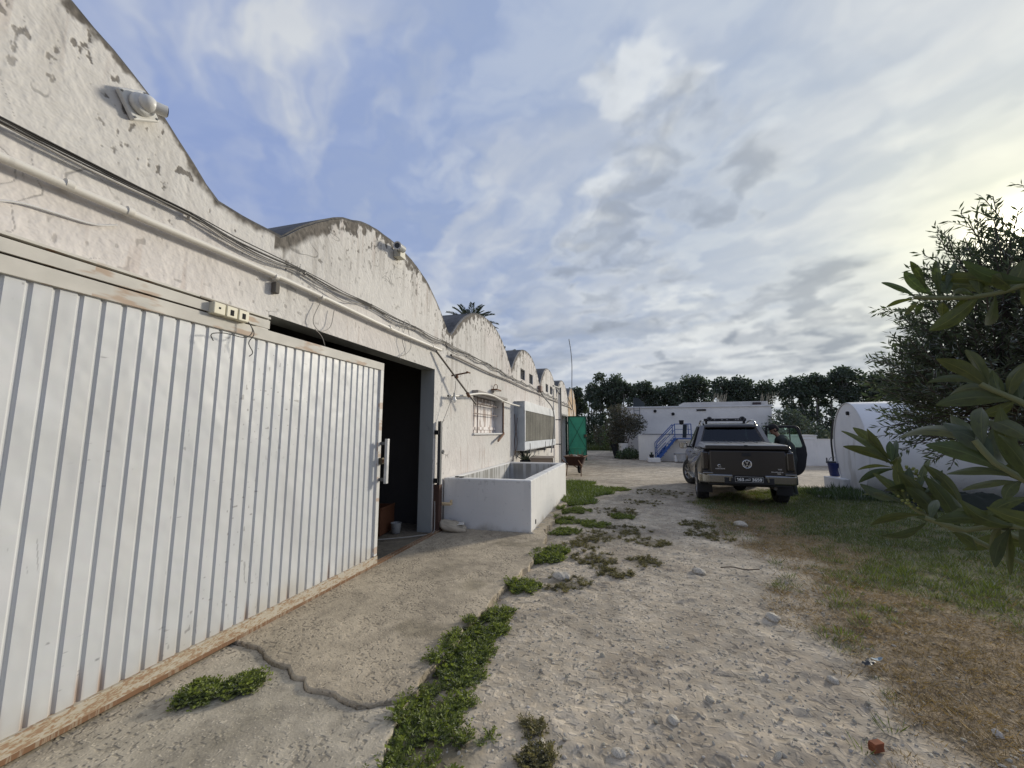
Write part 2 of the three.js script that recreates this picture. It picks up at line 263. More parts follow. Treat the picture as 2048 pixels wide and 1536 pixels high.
const crackLine = ragged(CRACK, 0.034, 301, 0.016);
const farEdge = ragged(APRON_FAR.slice(0, -1), 0.07, 302), nearEdge = ragged([[-1.0, 0.6], [-1.05, -0.6], [-1.1, -1.5], [-1.2, -1.95], [-1.27, -2.28]], 0.06, 303);
slab('concrete_apron', [...crackLine, ...farEdge.slice(1), [-2.86, -10.4]], 0.028, slabMat, 'worn tan concrete slab before the open doorway, ending at a broken crack');
slab('concrete_apron', [[-2.86, 0.6], ...nearEdge, ...[...crackLine].reverse().slice(1).map(([x, z]) => [x, z + 0.014 * fbm(x * 9, 2, 3, 305) - 0.004])], 0.006, slabPale, 'paler low concrete strip below the crack, nearest the sliding door');
// floor inside the building, its colour darkened to hold the room shade
structure(new MB().box(-5.7, -0.02, -11.5, 5.66, 0.08, 27.2).build('floor', std({ map: slabMap, bumpMap: slabBump, bumpScale: 0.01, roughness: 0.9, color: lin(0.45, 0.45, 0.45) })), 'dusty concrete floor inside the doorway, darkened in colour for the room shade', 'floor');
// larger stones lying on the yard, each a thing; the fine gravel is one mass
function stoneGeo(seed, flatness = 0.6) { const g = new THREE.IcosahedronGeometry(1, 2), p = g.attributes.position; for (let i = 0; i < p.count; i++) { const x = p.getX(i), y = p.getY(i), z = p.getZ(i); const k = 0.75 + 0.5 * fbm(x * 1.6 + seed * 7.3 + y, z * 1.6 + y * 1.7, 3, seed); p.setXYZ(i, x * k, y * k * flatness, z * k); } g.computeVertexNormals(); return flat(g); }
const stoneG = [1, 2, 3, 4, 5].map((s) => worldUV(stoneGeo(s, 0.5 + 0.08 * s), 1));
const stoneMap = colorTex(256, 256, (u, v) => { const k = 0.5 + (fbm(u * 8, v * 8, 4, 77, 8) - 0.5) * 0.5; return [k, k * 0.95, k * 0.86]; });
{
  const R = rngOf(7), N = 15000, one = [0, 1, 2].map((k) => new THREE.InstancedMesh(stoneG[k], std({ map: stoneMap, roughness: 0.95 }), N / 2)); const cnt = [0, 0, 0]; const m = M4(), q = new THREE.Quaternion(), c = new THREE.Color();
  for (let i = 0; i < N; i++) {
    const z = -1.2 - 11 * Math.pow(R(), 1.5), x = mix(-1.3, edgeX(z) + 0.7, R()); const s = 0.0025 + 0.0075 * Math.pow(R(), 3.6) + (R() < 0.006 ? 0.012 * R() : 0);
    if (inPoly(APRON_ALL, x, z) || fbm(x * 1.2, z * 1.2, 3, 31) < 0.42 * R() + 0.1) continue; const k = Math.floor(R() * 3); if (cnt[k] >= N / 2) continue;
    q.setFromEuler(new THREE.Euler(R() * 0.5, R() * 6.3, R() * 0.5)); m.compose(V(x, groundY(x, z) + s * 0.15, z), q, V(s * (0.8 + R() * 0.9), s, s * (0.8 + R() * 0.6))); one[k].setMatrixAt(cnt[k], m);
    const b = 0.5 + 0.5 * R(); one[k].setColorAt(cnt[k], c.setRGB(b, b * 0.95, b * (0.78 + 0.12 * R()))); cnt[k]++;
  }
  const g = new THREE.Group(); g.name = 'gravel'; one.forEach((o, k) => { o.count = cnt[k]; o.name = 'gravel_stones'; o.castShadow = o.receiveShadow = true; o.userData = { kind: 'stuff' }; g.add(o); }); scene.add(g); tag(g, 'loose pale gravel scattered over the stony yard track', 'gravel', null, 'stuff');
}
const paleStone = std({ map: stoneMap, roughness: 0.93, color: lin(0.88, 0.84, 0.76) });
for (const [x, z, s, k, label] of [[0.2, -2.51, 0.03, 1, 'round pale stone alone on the grit, nearest the camera'], [1.83, -7.77, 0.085, 2, 'whitish lump of stone on the dry grass left of the pickup shadow'], [-0.08, -2.2, 0.028, 0, 'small flat pale stone left of the round stone in the foreground'], [-0.46, -2.14, 0.026, 3, 'grey pebble in the dry weed clump by the bottom edge'], [1.22, -3.2, 0.03, 4, 'small white stone on the grass edge beside the blue litter'], [1.15, -4.05, 0.055, 1, 'flat buried stone in the track, nearest the dry grass'], [0.75, -5.1, 0.06, 2, 'flat buried stone in the middle of the track'], [-0.72, -4.55, 0.08, 0, 'broken grey kerb stone between the weed clumps']]) {
  const o = mesh('stone', stoneG[k], paleStone); o.position.set(x, groundY(x, z) + s * 0.22, z); o.scale.set(s * 1.25, s, s); o.rotation.y = k * 1.3; tag(o, label, 'stone');
}
{ // broken hollow brick near the bottom edge
  const t = thing('brick_piece', 'broken orange brick piece lying on the track near the bottom edge', 'brick', [1.13, 0.02, -2.58], 0.5);
  const s = new THREE.Shape(); s.moveTo(-0.028, -0.017); s.lineTo(0.03, -0.017); s.lineTo(0.026, 0.002); s.lineTo(0.031, 0.018); s.lineTo(-0.022, 0.018); s.lineTo(-0.03, 0.006); s.closePath();
  const h = new THREE.Path(); h.absellipse(0.0, 0, 0.008, 0.007, 0, 6.283, true); s.holes.push(h);
  const g = new THREE.ExtrudeGeometry(s, { depth: 0.03, bevelEnabled: true, bevelSize: 0.002, bevelThickness: 0.002, bevelSegments: 1 });
  mesh('brick', worldUV(flat(g)), std({ map: stoneMap, color: lin(0.62, 0.2, 0.085), roughness: 0.95 }), t);
}
{ // crumpled plastic litter and a twig
  const t = thing('plastic_litter', 'scrap of pale blue and black plastic on the dry grass edge', 'litter', [1.55, 0.015, -3.43], 0.7);
  const crumple = (w, d, seed) => { const g = new THREE.PlaneGeometry(w, d, 10, 6); g.rotateX(-Math.PI / 2); const p = g.attributes.position; for (let i = 0; i < p.count; i++) p.setY(i, 0.012 + 0.045 * (fbm(p.getX(i) * 22, p.getZ(i) * 22, 3, seed) - 0.35)); g.computeVertexNormals(); return g; };
  mesh('blue_scrap', crumple(0.1, 0.026, 5), std({ color: lin(0.2, 0.27, 0.32), roughness: 0.75, side: THREE.DoubleSide }), t).position.x = 0.05;
  mesh('black_scrap', crumple(0.09, 0.05, 6), std({ color: lin(0.012, 0.014, 0.018), roughness: 0.5, side: THREE.DoubleSide }), t).position.x = -0.05;
  const tw = new MB().tube([[1.0, 0.02, -5.25], [1.12, 0.03, -5.27], [1.25, 0.022, -5.24], [1.4, 0.03, -5.27]], 0.006, 5).build('twig', std({ color: lin(0.09, 0.065, 0.045), roughness: 0.9 })); tag(tw, 'thin bare twig lying across the edge of the track', 'twig');
}
// ---------------------------------------------------------------- long barrel vaulted farm building
const WX = -2.92, WT = 0.24, BACK = -8.6;
const BAYS = [[2.2, -2.66, -0.32, 1.80], [-2.66, -6.40, -4.50, 1.77], [-6.40, -10.36, -8.34, 1.92], [-10.36, -14.14, -12.22, 1.84], [-14.14, -17.75, -15.98, 1.80], [-17.75, -21.6, -19.75, 1.84], [-21.6, -25.2, -23.35, 1.72]];
const gable = (b, z) => { const u = Math.abs((z - BAYS[b][2]) / BAYS[b][3]); const h = u < 1 ? 1 - Math.pow(u, 2.4) : 0; return 3.28 + (b === 0 ? 0.835 : 0.8) * h * smooth(1.0, 0.9, u * 0.92) + 0.012 * (fbm(z * 6, b * 9, 3, 401) - 0.5) * 2; };
const building = thing('vaulted_farm_building', 'long whitewashed farm building with a row of round barrel vaulted gables', 'farm building');
function bayTex(b, res) {
  const [za, zb] = BAYS[b], w = za - zb, h = 4.2, ochre = b === 6, near = b < 3;
  const top = [], slope = []; for (let i = 0; i < res; i++) { const z = za - ((i + 0.5) / res) * w; top.push(gable(b, z)); slope.push(Math.abs(gable(b, z + 0.03) - gable(b, z - 0.03)) / 0.06); }
  const [map, bump] = pairTex(res, res, (u, v) => {
    const s = -za + u * w, y = v * h, i = Math.min(res - 1, Math.floor(u * res)), z = -s; if (y > top[i] + 0.03) return [0.5, 0.48, 0.45, 0.5];
    const wp = fbm(s * 3, y * 3, 2, 411), a = fbm(s * 10 + wp * 4, y * 7 - wp * 3, 4, 412), t2 = vn(s * 46 + wp * 5, y * 34, 413), t3 = vn(s * 110, y * 110, 414);
    const sweep = fbm(s * 26 + y * 12 + wp * 4, y * 5 - s * 2, 2, 415); // short trowel strokes
    const d = (top[i] - y) / Math.sqrt(1 + slope[i] * slope[i]), uu = (z - BAYS[b][2]) / BAYS[b][3];
    let chip = 0;
    if (d < 1.3) {
      const n = fbm(s * 15, y * 11, 4, 421), n2 = fbm(s * 34, y * 22, 3, 422), big = fbm(s * 1.6, y * 1.6, 2, 423);
      const band = 0.02 + (uu > 0.3 && uu < 1.25 && b > 0 ? 0.085 * smooth(0.3, 0.75, uu) : 0) + (Math.abs(uu) < 0.6 && b > 0 && b < 4 ? 0.025 : 0);
      const edge = smooth(band + 0.05, band - 0.02, d - (n - 0.5) * 0.34 * smooth(0, 0.5, big) * (b === 0 ? 0.6 : 1.1));
      chip = Math.max(edge, 0.9 * smooth(0.575, 0.62, n * 0.5 + n2 * 0.5 + 0.2 * (big - 0.5) - d * 0.10 + (b === 0 ? -0.05 : 0.006)) * smooth(b === 0 ? 1.2 : 0.85, 0.1, d));
    }
    const sp2 = smooth(0.83, 0.9, vn(s * 30, y * 24, 424)) * smooth(0.52, 0.66, vn(s * 2.4, y * 2.4, 425));
    chip = Math.max(chip, sp2 * 0.4);
    const m = fbm(s * 0.9, y * 0.9, 4, 431), pk = smooth(0.45, 0.7, fbm(s * 0.7 + 4, y * 1.1, 2, 432));
    const k = 0.64 + (m - 0.5) * 0.16 + (a - 0.5) * 0.10 + (t2 - 0.5) * 0.05;
    let c = [k, k * (0.968 - pk * 0.025), k * (0.91 - pk * 0.02)];
    const run = fbm(s * 14, y * 0.7, 3, 433), rn = smooth(0.48, 0.72, run) * smooth(0, 0.25, d) * smooth(b < 2 ? 0.9 : 1.7, 0.05, d) * (b === 0 ? 0.3 : 0.5); c = c.map((x, q) => mix(x, [0.30, 0.275, 0.245][q], rn));
    const rust = smooth(0.60, 0.74, fbm(s * 22, y * 1.6, 3, 434)) * smooth(0.42, 0.62, fbm(s * 1.1, y * 1.3, 2, 435)) * (b >= 2 ? 0.55 : 0.25); c = c.map((x, q) => mix(x, [0.35, 0.255, 0.205][q], rust));
    const cw = fbm(s * 1.7 + 2 * wp, y * 1.4, 3, 439) - 0.5, crack = smooth(0.005, 0.0015, Math.abs(cw)) * smooth(0.5, 0.62, vn(s * 1.6, y * 1.6, 440)); c = c.map((x) => x * (1 - crack * 0.45));
    const base = smooth(0.55, 0.0, y + (fbm(s * 4, y * 4, 3, 441) - 0.5) * 0.45); c = c.map((x, q) => mix(x, [0.36, 0.315, 0.255][q], base * 0.6));
    if (ochre) { const o = smooth(0.3, 0.55, fbm(s * 1.5, y * 1.5, 3, 442) + 0.12); c = c.map((x, q) => mix(x, [0.50, 0.36, 0.225][q] * (0.8 + 0.4 * a), o)); }
    c = c.map((x, q) => mix(x, [0.125, 0.112, 0.096][q] * (0.7 + 0.8 * t2), chip));
    return [c[0], c[1], c[2], 0.5 + (a - 0.5) * 0.42 + (t2 - 0.5) * 0.20 + (t3 - 0.5) * 0.14 + (sweep - 0.5) * 0.30 - chip * 0.3 - crack * 0.15];
  });
  return std({ map, bumpMap: bump, bumpScale: near ? 0.0105 : 0.010, roughness: 0.93 });
}
// plain whitewash for reveals, low walls and other buildings
const washMap = colorTex(512, 512, (u, v) => { const m = fbm(u * 4, v * 4, 5, 453, 4), r = smooth(0.5, 0.75, fbm(u * 32, v * 2, 4, 454, 2)); let k = 0.66 + (m - 0.5) * 0.18 - r * 0.08; const sp = smooth(0.83, 0.92, vn(u * 60, v * 60, 455, 60)) * 0.25; k = mix(k, 0.35, sp * smooth(0.5, 0.65, vn(u * 9, v * 9, 456, 9))); return [k, k * 0.985, k * 0.955]; });
const washBump = grayTex(384, 384, (u, v) => 0.5 + (fbm(u * 16, v * 16, 5, 451, 16) - 0.5) * 0.8);
for (const t of [washMap, washBump]) t.repeat.set(0.4, 0.4);
const wash = std({ map: washMap, bumpMap: washBump, bumpScale: 0.008, roughness: 0.9 });
const washBright = std({ map: washMap, bumpMap: washBump, bumpScale: 0.005, roughness: 0.85, color: lin(1.12, 1.10, 1.06) });
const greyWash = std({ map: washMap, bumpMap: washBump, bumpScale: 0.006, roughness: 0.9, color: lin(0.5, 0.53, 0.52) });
const roofMap = colorTex(512, 512, (u, v) => { const m = fbm(u * 6, v * 6, 5, 461, 6), f = vn(u * 70, v * 70, 462, 70); const k = 0.115 + (m - 0.5) * 0.13 + (f - 0.5) * 0.04; return [k, k * 0.97, k * 0.93]; });
const roofBump = grayTex(512, 512, (u, v) => fbm(u * 20, v * 20, 5, 463, 20));
for (const t of [roofMap, roofBump]) t.repeat.set(0.5, 0.5);
const roofMat = std({ map: roofMap, bumpMap: roofBump, bumpScale: 0.02, roughness: 0.95 });
const vents = { 3: [[-11.34, -11.9], [-12.47, -13.0]], 4: [[-15.27, -15.78], [-16.2, -16.7]] };
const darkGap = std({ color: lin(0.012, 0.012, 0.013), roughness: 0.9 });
const rustSteel = std({ color: lin(0.16, 0.085, 0.05), roughness: 0.85, metalness: 0.2 });
const greySteel = std({ color: lin(0.12, 0.125, 0.13), roughness: 0.55, metalness: 0.6 });
BAYS.forEach(([za, zb], b) => {
  const w = za - zb, n = 64, s = new THREE.Shape(); // x of the shape runs away from the camera along the wall
  const X = (z) => za - z;
  if (b === 1) { s.moveTo(X(-5.80), 0); s.lineTo(X(zb), 0); } else { s.moveTo(0, -0.05); s.lineTo(w, b === 0 ? -0.05 : -0.05); }
  for (let i = 0; i <= n; i++) { const z = zb + (w * i) / n; s.lineTo(X(z), gable(b, z)); }
  if (b === 1) { s.lineTo(0, 2.56); s.lineTo(X(-5.80), 2.56); }
  s.closePath();
  const hole = (z0, z1, y0, y1) => { const p = new THREE.Path(); p.moveTo(X(z0), y0); p.lineTo(X(z0), y1); p.lineTo(X(z1), y1); p.lineTo(X(z1), y0); p.closePath(); s.holes.push(p); };
  if (b === 2) hole(-7.52, -9.48, 1.53, 2.33);
  if (b === 5) hole(-18.55, -20.85, 0.0, 2.35);
  for (const [z0, z1] of vents[b] || []) hole(z0, z1, 3.13, 3.45);
  const g = new THREE.ExtrudeGeometry(s, { depth: WT, bevelEnabled: false, curveSegments: 4 });
  const ng = g.toNonIndexed ? (g.index ? g.toNonIndexed() : g) : g, P = ng.attributes.position, N = ng.attributes.normal, U = ng.attributes.uv;
  const grp = [[], []];
  for (let i = 0; i < P.count; i++) { const x = P.getX(i), y = P.getY(i), d = P.getZ(i); P.setXYZ(i, WX - WT + d, y, za - x); const nx = N.getX(i), ny = N.getY(i), nz = N.getZ(i); N.setXYZ(i, nz, ny, -nx); const cap = Math.abs(nz) > 0.9; U.setXY(i, cap ? x / w : x * 1 + d, cap ? y / 4.2 : y + d); if (i % 3 === 0) grp[cap ? 0 : 1].push(i); }
  // the mapping keeps handedness: x,y,z -> depth,y,-x
  const take = (l) => { const q = new THREE.BufferGeometry(); for (const k of ['position', 'normal', 'uv']) { const a = ng.attributes[k], o = new Float32Array(l.length * 3 * a.itemSize); l.forEach((i, j) => o.set(a.array.subarray(i * a.itemSize, (i + 3) * a.itemSize), j * 3 * a.itemSize)); q.setAttribute(k, new THREE.BufferAttribute(o, a.itemSize)); } return q; };
  const wall = mesh('gable_wall', take(grp[0]), bayTex(b, [896, 960, 640, 320, 256, 192, 192][b]), building);
  if (b === 6) wall.userData.label = 'unpainted ochre gable at the far end';
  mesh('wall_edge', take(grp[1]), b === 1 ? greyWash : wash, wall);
  // vault roof: a shell over the gable profile, running back
  const out = new THREE.Shape(); for (let i = 0; i <= 48; i++) { const z = za + ((zb - za) * i) / 48; out[i ? 'lineTo' : 'moveTo'](X(z), gable(b, z) + 0.028); } for (let i = 48; i >= 0; i--) { const z = za + ((zb - za) * i) / 48; out.lineTo(X(z), gable(b, z) + 0.003); }
  const rg = new THREE.ExtrudeGeometry(out, { depth: WX - 0.012 - BACK, bevelEnabled: false }); { const p = (rg.index ? rg.toNonIndexed() : rg); }
  const rf = flat(rg), rp = rf.attributes.position; for (let i = 0; i < rp.count; i++) { const x = rp.getX(i), y = rp.getY(i), d = rp.getZ(i); rp.setXYZ(i, BACK + d, y, za - x); } rf.computeVertexNormals();
  mesh('vault_roof', worldUV(rf), roofMat, building);
  for (const [z0, z1] of vents[b] || []) {
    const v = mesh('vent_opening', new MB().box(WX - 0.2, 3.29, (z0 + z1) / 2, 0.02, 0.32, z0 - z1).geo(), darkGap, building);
    const f = new MB(); const zc = (z0 + z1) / 2, ww = z0 - z1; f.box(WX - 0.05, 3.44, zc, 0.03, 0.02, ww - 0.004).box(WX - 0.05, 3.14, zc, 0.03, 0.02, ww - 0.004).box(WX - 0.05, 3.29, z0 - 0.012, 0.03, 0.276, 0.02).box(WX - 0.05, 3.29, z1 + 0.012, 0.03, 0.276, 0.02); f.build('vent_frame', greySteel, v);
    for (let k = 1; k < 5; k++) new MB().bar([WX - 0.05, 3.152, z0 - (ww * k) / 5], [WX - 0.05, 3.428, z0 - (ww * k) / 5], 0.006, 6).build('vent_bar', greySteel, v);
  }
});
{ // back wall, end walls and inner partition close the rooms
  const inner = std({ map: washMap, roughness: 0.95, color: lin(0.085, 0.082, 0.08) });  // near black tint paints in the shade of the unlit rooms
  new MB().box(BACK - 0.1, 1.62, -11.5, 0.2, 3.3, 27.4).build('back_wall', wash, building);
  const endShape = (z) => new MB().box((WX - WT + BACK) / 2, 1.63, z, WX - WT - BACK - 0.004, 3.3, 0.2);
  endShape(2.08).build('end_wall', wash, building);
  endShape(-25.08).build('end_wall', std({ map: washMap, bumpMap: washBump, bumpScale: 0.01, roughness: 0.95, color: lin(0.8, 0.62, 0.43) }), building);
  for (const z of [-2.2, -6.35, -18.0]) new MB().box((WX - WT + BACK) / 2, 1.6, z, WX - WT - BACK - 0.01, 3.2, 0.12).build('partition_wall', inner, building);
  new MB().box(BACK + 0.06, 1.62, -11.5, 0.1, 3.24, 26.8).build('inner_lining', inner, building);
  // gable ends at the back
  BAYS.forEach(([za, zb], b) => { const s = new THREE.Shape(); const n = 24; s.moveTo(0, 3.27); for (let i = 0; i <= n; i++) { const z = za + ((zb - za) * i) / n; s.lineTo(za - z, gable(b, z) + 0.002); } s.lineTo(za - zb, 3.27); s.closePath(); const g = flat(new THREE.ExtrudeGeometry(s, { depth: 0.15, bevelEnabled: false })), p = g.attributes.position; for (let i = 0; i < p.count; i++) p.setXYZ(i, BACK + 0.02 + p.getZ(i), p.getY(i), za - p.getX(i)); g.computeVertexNormals(); mesh('back_gable', worldUV(g), wash, building); });
  // jamb trim of the wide doorway is the wall itself; window with shutters behind an iron grille
  const woodMap = colorTex(256, 512, (u, v) => { const g = fbm(u * 18, v * 1.6, 4, 471), p = smooth(0.52, 0.62, fbm(u * 14, v * 2.6, 4, 472)); const k = 0.82 + (g - 0.5) * 0.15; return [mix(k, 0.3, p * 0.7), mix(k * 0.95, 0.22, p * 0.7), mix(k * 0.92, 0.18, p * 0.7)]; });
  const woodMat = std({ map: woodMap, roughness: 0.9 });
  const grille = std({ color: lin(0.27, 0.22, 0.2), roughness: 0.85 });
  const win = new MB().box(WX - WT + 0.012, 1.93, -8.5, 0.02, 0.79, 1.95).build('window', darkGap, building);
  const sx = WX - WT + 0.04;
  for (const [z, w] of [[-7.78, 0.455], [-8.245, 0.455], [-8.71, 0.455], [-9.205, 0.515]]) new MB().box(sx, 1.925, z, 0.03, 0.775, w, 0.006).build('shutter_board', woodMat, win, 0.9);
  new MB().box(sx + 0.027, 2.2, -8.5, 0.022, 0.06, 1.9).box(sx + 0.027, 1.64, -8.5, 0.022, 0.06, 1.9).build('shutter_batten', woodMat, win, 0.8);
  for (const y of [1.95, 2.17]) new MB().bar([WX - 0.10, y, -7.53], [WX - 0.10, y, -9.47], 0.010, 8).build('grille_bar', grille, win);
  for (const z of [-8.1]) new MB().bar([WX - 0.125, 1.54, z], [WX - 0.125, 2.32, z], 0.014, 8).build('grille_bar', grille, win);
  new MB().box(WX - 0.06, 1.52, -8.5, 0.2, 0.035, 2.0, 0.008).build('sill', wash, win);
  new MB().box(WX - 0.02, 2.365, -8.5, 0.3, 0.06, 2.1, 0.01).build('lintel', std({ color: lin(0.30, 0.275, 0.25), roughness: 0.9 }), win);
  new MB().box(WX + 0.02, 1.9, -9.53, 0.03, 0.8, 0.025).build('shutter_stay', rustSteel, win);
  new MB().beam([WX + 0.05, 1.53, -9.5], [WX + 0.12, 1.36, -8.8], 0.03, 0.05).build('shutter_latch', rustSteel, win);
  // narrow side door frame beside the cooler, where the green leaf hangs
  const df = new MB(); df.box(WX + 0.002, 1.19, -18.5, 0.1, 2.4, 0.1).box(WX + 0.002, 1.19, -20.9, 0.1, 2.4, 0.1).box(WX + 0.002, 2.41, -19.7, 0.1, 0.08, 2.5); df.build('side_door_frame', greySteel, building);
}
// ---------------------------------------------------------------- sliding door and things on the facade
const doorMap = colorTex(1280, 640, (u, v) => { // 5 m by 2.4 m of white enamelled sheet with scratches and grime
  const x = u * 5, y = v * 2.4, m = fbm(x * 1.1, y * 1.1, 4, 501); let k = 0.575 + (m - 0.5) * 0.09;
  let c = [k * 0.98, k, k * 1.005];
  const gr = smooth(0.5, 0.75, fbm(x * 9, y * 0.9, 3, 502)) * 0.14; c = c.map((q, i) => mix(q, [0.42, 0.40, 0.37][i], gr));
  const low = smooth(0.34, 0.05, y + (fbm(x * 5, y * 5, 3, 503) - 0.5) * 0.3); c = c.map((q, i) => mix(q, [0.42, 0.37, 0.28][i], low * 0.5));
  const gp = ((x - 0.025) / 0.0985) % 1, gd = Math.min(gp, 1 - gp) * 0.0985; const rr = Math.exp(-((gd / 0.016) ** 2)) * smooth(0.30, 0.13, y + (vn(x * 11, 3, 504) - 0.5) * 0.2) * smooth(0.35, 0.7, vn(Math.floor((x - 0.025) / 0.0985 + 0.5) * 3.7, 1, 511)); c = c.map((q, i) => mix(q, [0.27, 0.15, 0.08][i], rr * 0.7));
  const sp = smooth(0.90, 0.95, vn(x * 40, y * 36, 505)) * smooth(0.55, 0.75, vn(x * 2.2, y * 2.2, 506)); c = c.map((q, i) => mix(q, [0.16, 0.15, 0.15][i], sp * 0.6));
  const sx = x + y * 0.12, scr = smooth(0.93, 0.97, vn(sx * 80, y * 9, 507)) * smooth(0.72, 0.80, vn(x * 2.6, y * 3.2, 508)); c = c.map((q, i) => mix(q, [0.14, 0.14, 0.15][i], scr * 0.55));
  const sc2 = smooth(0.94, 0.98, vn(x * 14, y * 110, 509)) * smooth(0.74, 0.82, vn(x * 4, y * 4, 510)); return c.map((q, i) => mix(q, [0.13, 0.13, 0.14][i], sc2 * 0.6));
});
doorMap.wrapS = doorMap.wrapT = THREE.ClampToEdgeWrapping;
const enamel = std({ map: doorMap, bumpMap: grayTex(512, 256, (u, v) => fbm(u * 17, v * 6, 4, 512)), bumpScale: 0.02, roughness: 0.45 });
const rustMap = colorTex(2048, 128, (u, v) => { const a = fbm(u * 130, v * 9, 5, 521), b = fbm(u * 420, v * 26, 3, 522), near = smooth(0.95, 0.5, u); let c = [0.47, 0.425, 0.345]; const ye = smooth(0.40, 0.66, a * 0.6 + b * 0.4 + near * 0.12 - 0.03); c = c.map((q, i) => mix(q, [0.37, 0.29, 0.165][i], ye * 0.6)); const r = smooth(0.54, 0.64, a * 0.5 + b * 0.5 + near * 0.05 + 0.12 * smooth(0.3, 0.0, v)); return c.map((q, i) => mix(q, [0.24, 0.105, 0.045][i], r * 0.6)); });
const rusty = std({ map: rustMap, roughness: 0.85 });
const cream = std({ map: colorTex(512, 512, (u, v) => { const a = fbm(u * 12, v * 12, 5, 531, 12), r = smooth(0.60, 0.72, fbm(u * 6, v * 24, 4, 532)); const k = 0.56 + (a - 0.5) * 0.2; return [mix(k, 0.36, r * 0.6), mix(k * 0.96, 0.21, r * 0.6), mix(k * 0.86, 0.11, r * 0.6)]; }), roughness: 0.7 });
const galv = std({ map: colorTex(256, 256, (u, v) => { const k = 0.46 + (fbm(u * 14, v * 14, 4, 541, 14) - 0.5) * 0.25; return [k, k * 1.01, k * 1.03]; }), roughness: 0.5, metalness: 0.55 });
const pvc = std({ map: washMap, color: lin(1.0, 0.97, 0.9), roughness: 0.5 });
const cableMat = std({ color: lin(0.045, 0.042, 0.04), roughness: 0.6 });
const cableGrey = std({ color: lin(0.32, 0.30, 0.27), roughness: 0.6 });
{
  const door = thing('sliding_door', 'large white ribbed steel sliding door with a rusty bottom rail', 'sliding door', [-2.83, 0, 0]);
  // ribbed sheet, one panel between each two grooves; z runs along the wall
  const z0 = 0.66, pitch = 0.0985, n = 49, end = z0 - n * pitch; // end about -4.17
  for (let i = 0; i < n; i++) {
    const a = z0 - i * pitch, prof = [[0, 0], [pitch - 0.030, 0], [pitch - 0.020, -0.011], [pitch - 0.010, -0.011], [pitch, 0]];
    const pos = [], uv = [], y0 = 0.135, y1 = 2.30; const q = (p) => [p[1], a - p[0]];
    for (let k = 0; k < 4; k++) { const [xa, zA] = q(prof[k]), [xb, zB] = q(prof[k + 1]); const U = (z) => (0.7 - z) / 5;
      const c = [[xa, y0, zA], [xb, y0, zB], [xb, y1, zB], [xa, y0, zA], [xb, y1, zB], [xa, y1, zA]]; for (const p of c) { pos.push(...p); uv.push(U(p[2]), p[1] / 2.4); } }
    const g = new THREE.BufferGeometry(); g.setAttribute('position', new THREE.Float32BufferAttribute(pos, 3)); g.setAttribute('uv', new THREE.Float32BufferAttribute(uv, 2)); g.computeVertexNormals();
    mesh('ribbed_panel', g, enamel, door);
  }
  const L = z0 - end, zc = (z0 + end) / 2;
  new MB().box(-0.03, 1.2, zc, 0.012, 2.2, L).build('backing_sheet', galv, door);
  new MB().box(-0.008, 2.345, zc - 0.02, 0.05, 0.09, L + 0.1, 0.004).build('top_rail', cream, door, 0.7);
  const br = new MB().box(-0.004, 0.092, zc - 0.02, 0.058, 0.086, L + 0.1, 0.004).geo(0); { const p = br.attributes.position, u = br.attributes.uv; for (let i = 0; i < p.count; i++) u.setXY(i, (0.75 - p.getZ(i)) / 5, (p.getY(i) - 0.045) * 9 + p.getX(i) * 4); } mesh('bottom_rail', br, rusty, door);
  new MB().box(-0.006, 1.22, end - 0.032, 0.054, 2.16, 0.062, 0.004).build('end_stile', std({ map: cream.map, roughness: 0.6, color: lin(1.1, 1.13, 1.2) }), door, 0.6);
  const h = new MB().box(0.11, 1.215, end - 0.05, 0.035, 0.52, 0.045, 0.004).build('pull_bar', galv, door);
  for (const y of [1.42, 1.215, 1.0]) new MB().box(0.05, y, end - 0.05, 0.09, 0.035, 0.03, 0.003).build('bracket', y === 1.215 ? rustSteel : greySteel, h);
  new MB().box(0.04, 1.215, end - 0.05, 0.045, 0.075, 0.055, 0.006).build('padlock', std({ color: lin(0.1, 0.085, 0.06), roughness: 0.4, metalness: 0.8 }), h);
}
tag(new MB().box(-2.86, 2.455, -0.95, 0.09, 0.03, 3.25, 0.003).box(-2.815, 2.435, -0.95, 0.012, 0.07, 3.25, 0.002).box(-2.86, 2.49, -0.95, 0.115, 0.016, 3.25, 0.002).build('door_guide_channel', cream, null, 0.7), 'cream steel guide channel above the sliding door', 'guide channel');
tag(new MB().box(-2.83, 0.035, -2.7, 0.05, 0.016, 6.5, 0.003).box(-2.852, 0.05, -2.7, 0.008, 0.02, 6.5).box(-2.808, 0.048, -2.7, 0.008, 0.016, 6.5).build('floor_rail', std({ map: rustMap, color: lin(0.62, 0.52, 0.44), roughness: 0.9 }), null, 0.4), 'rusty floor rail under the sliding door and across the threshold', 'floor rail');
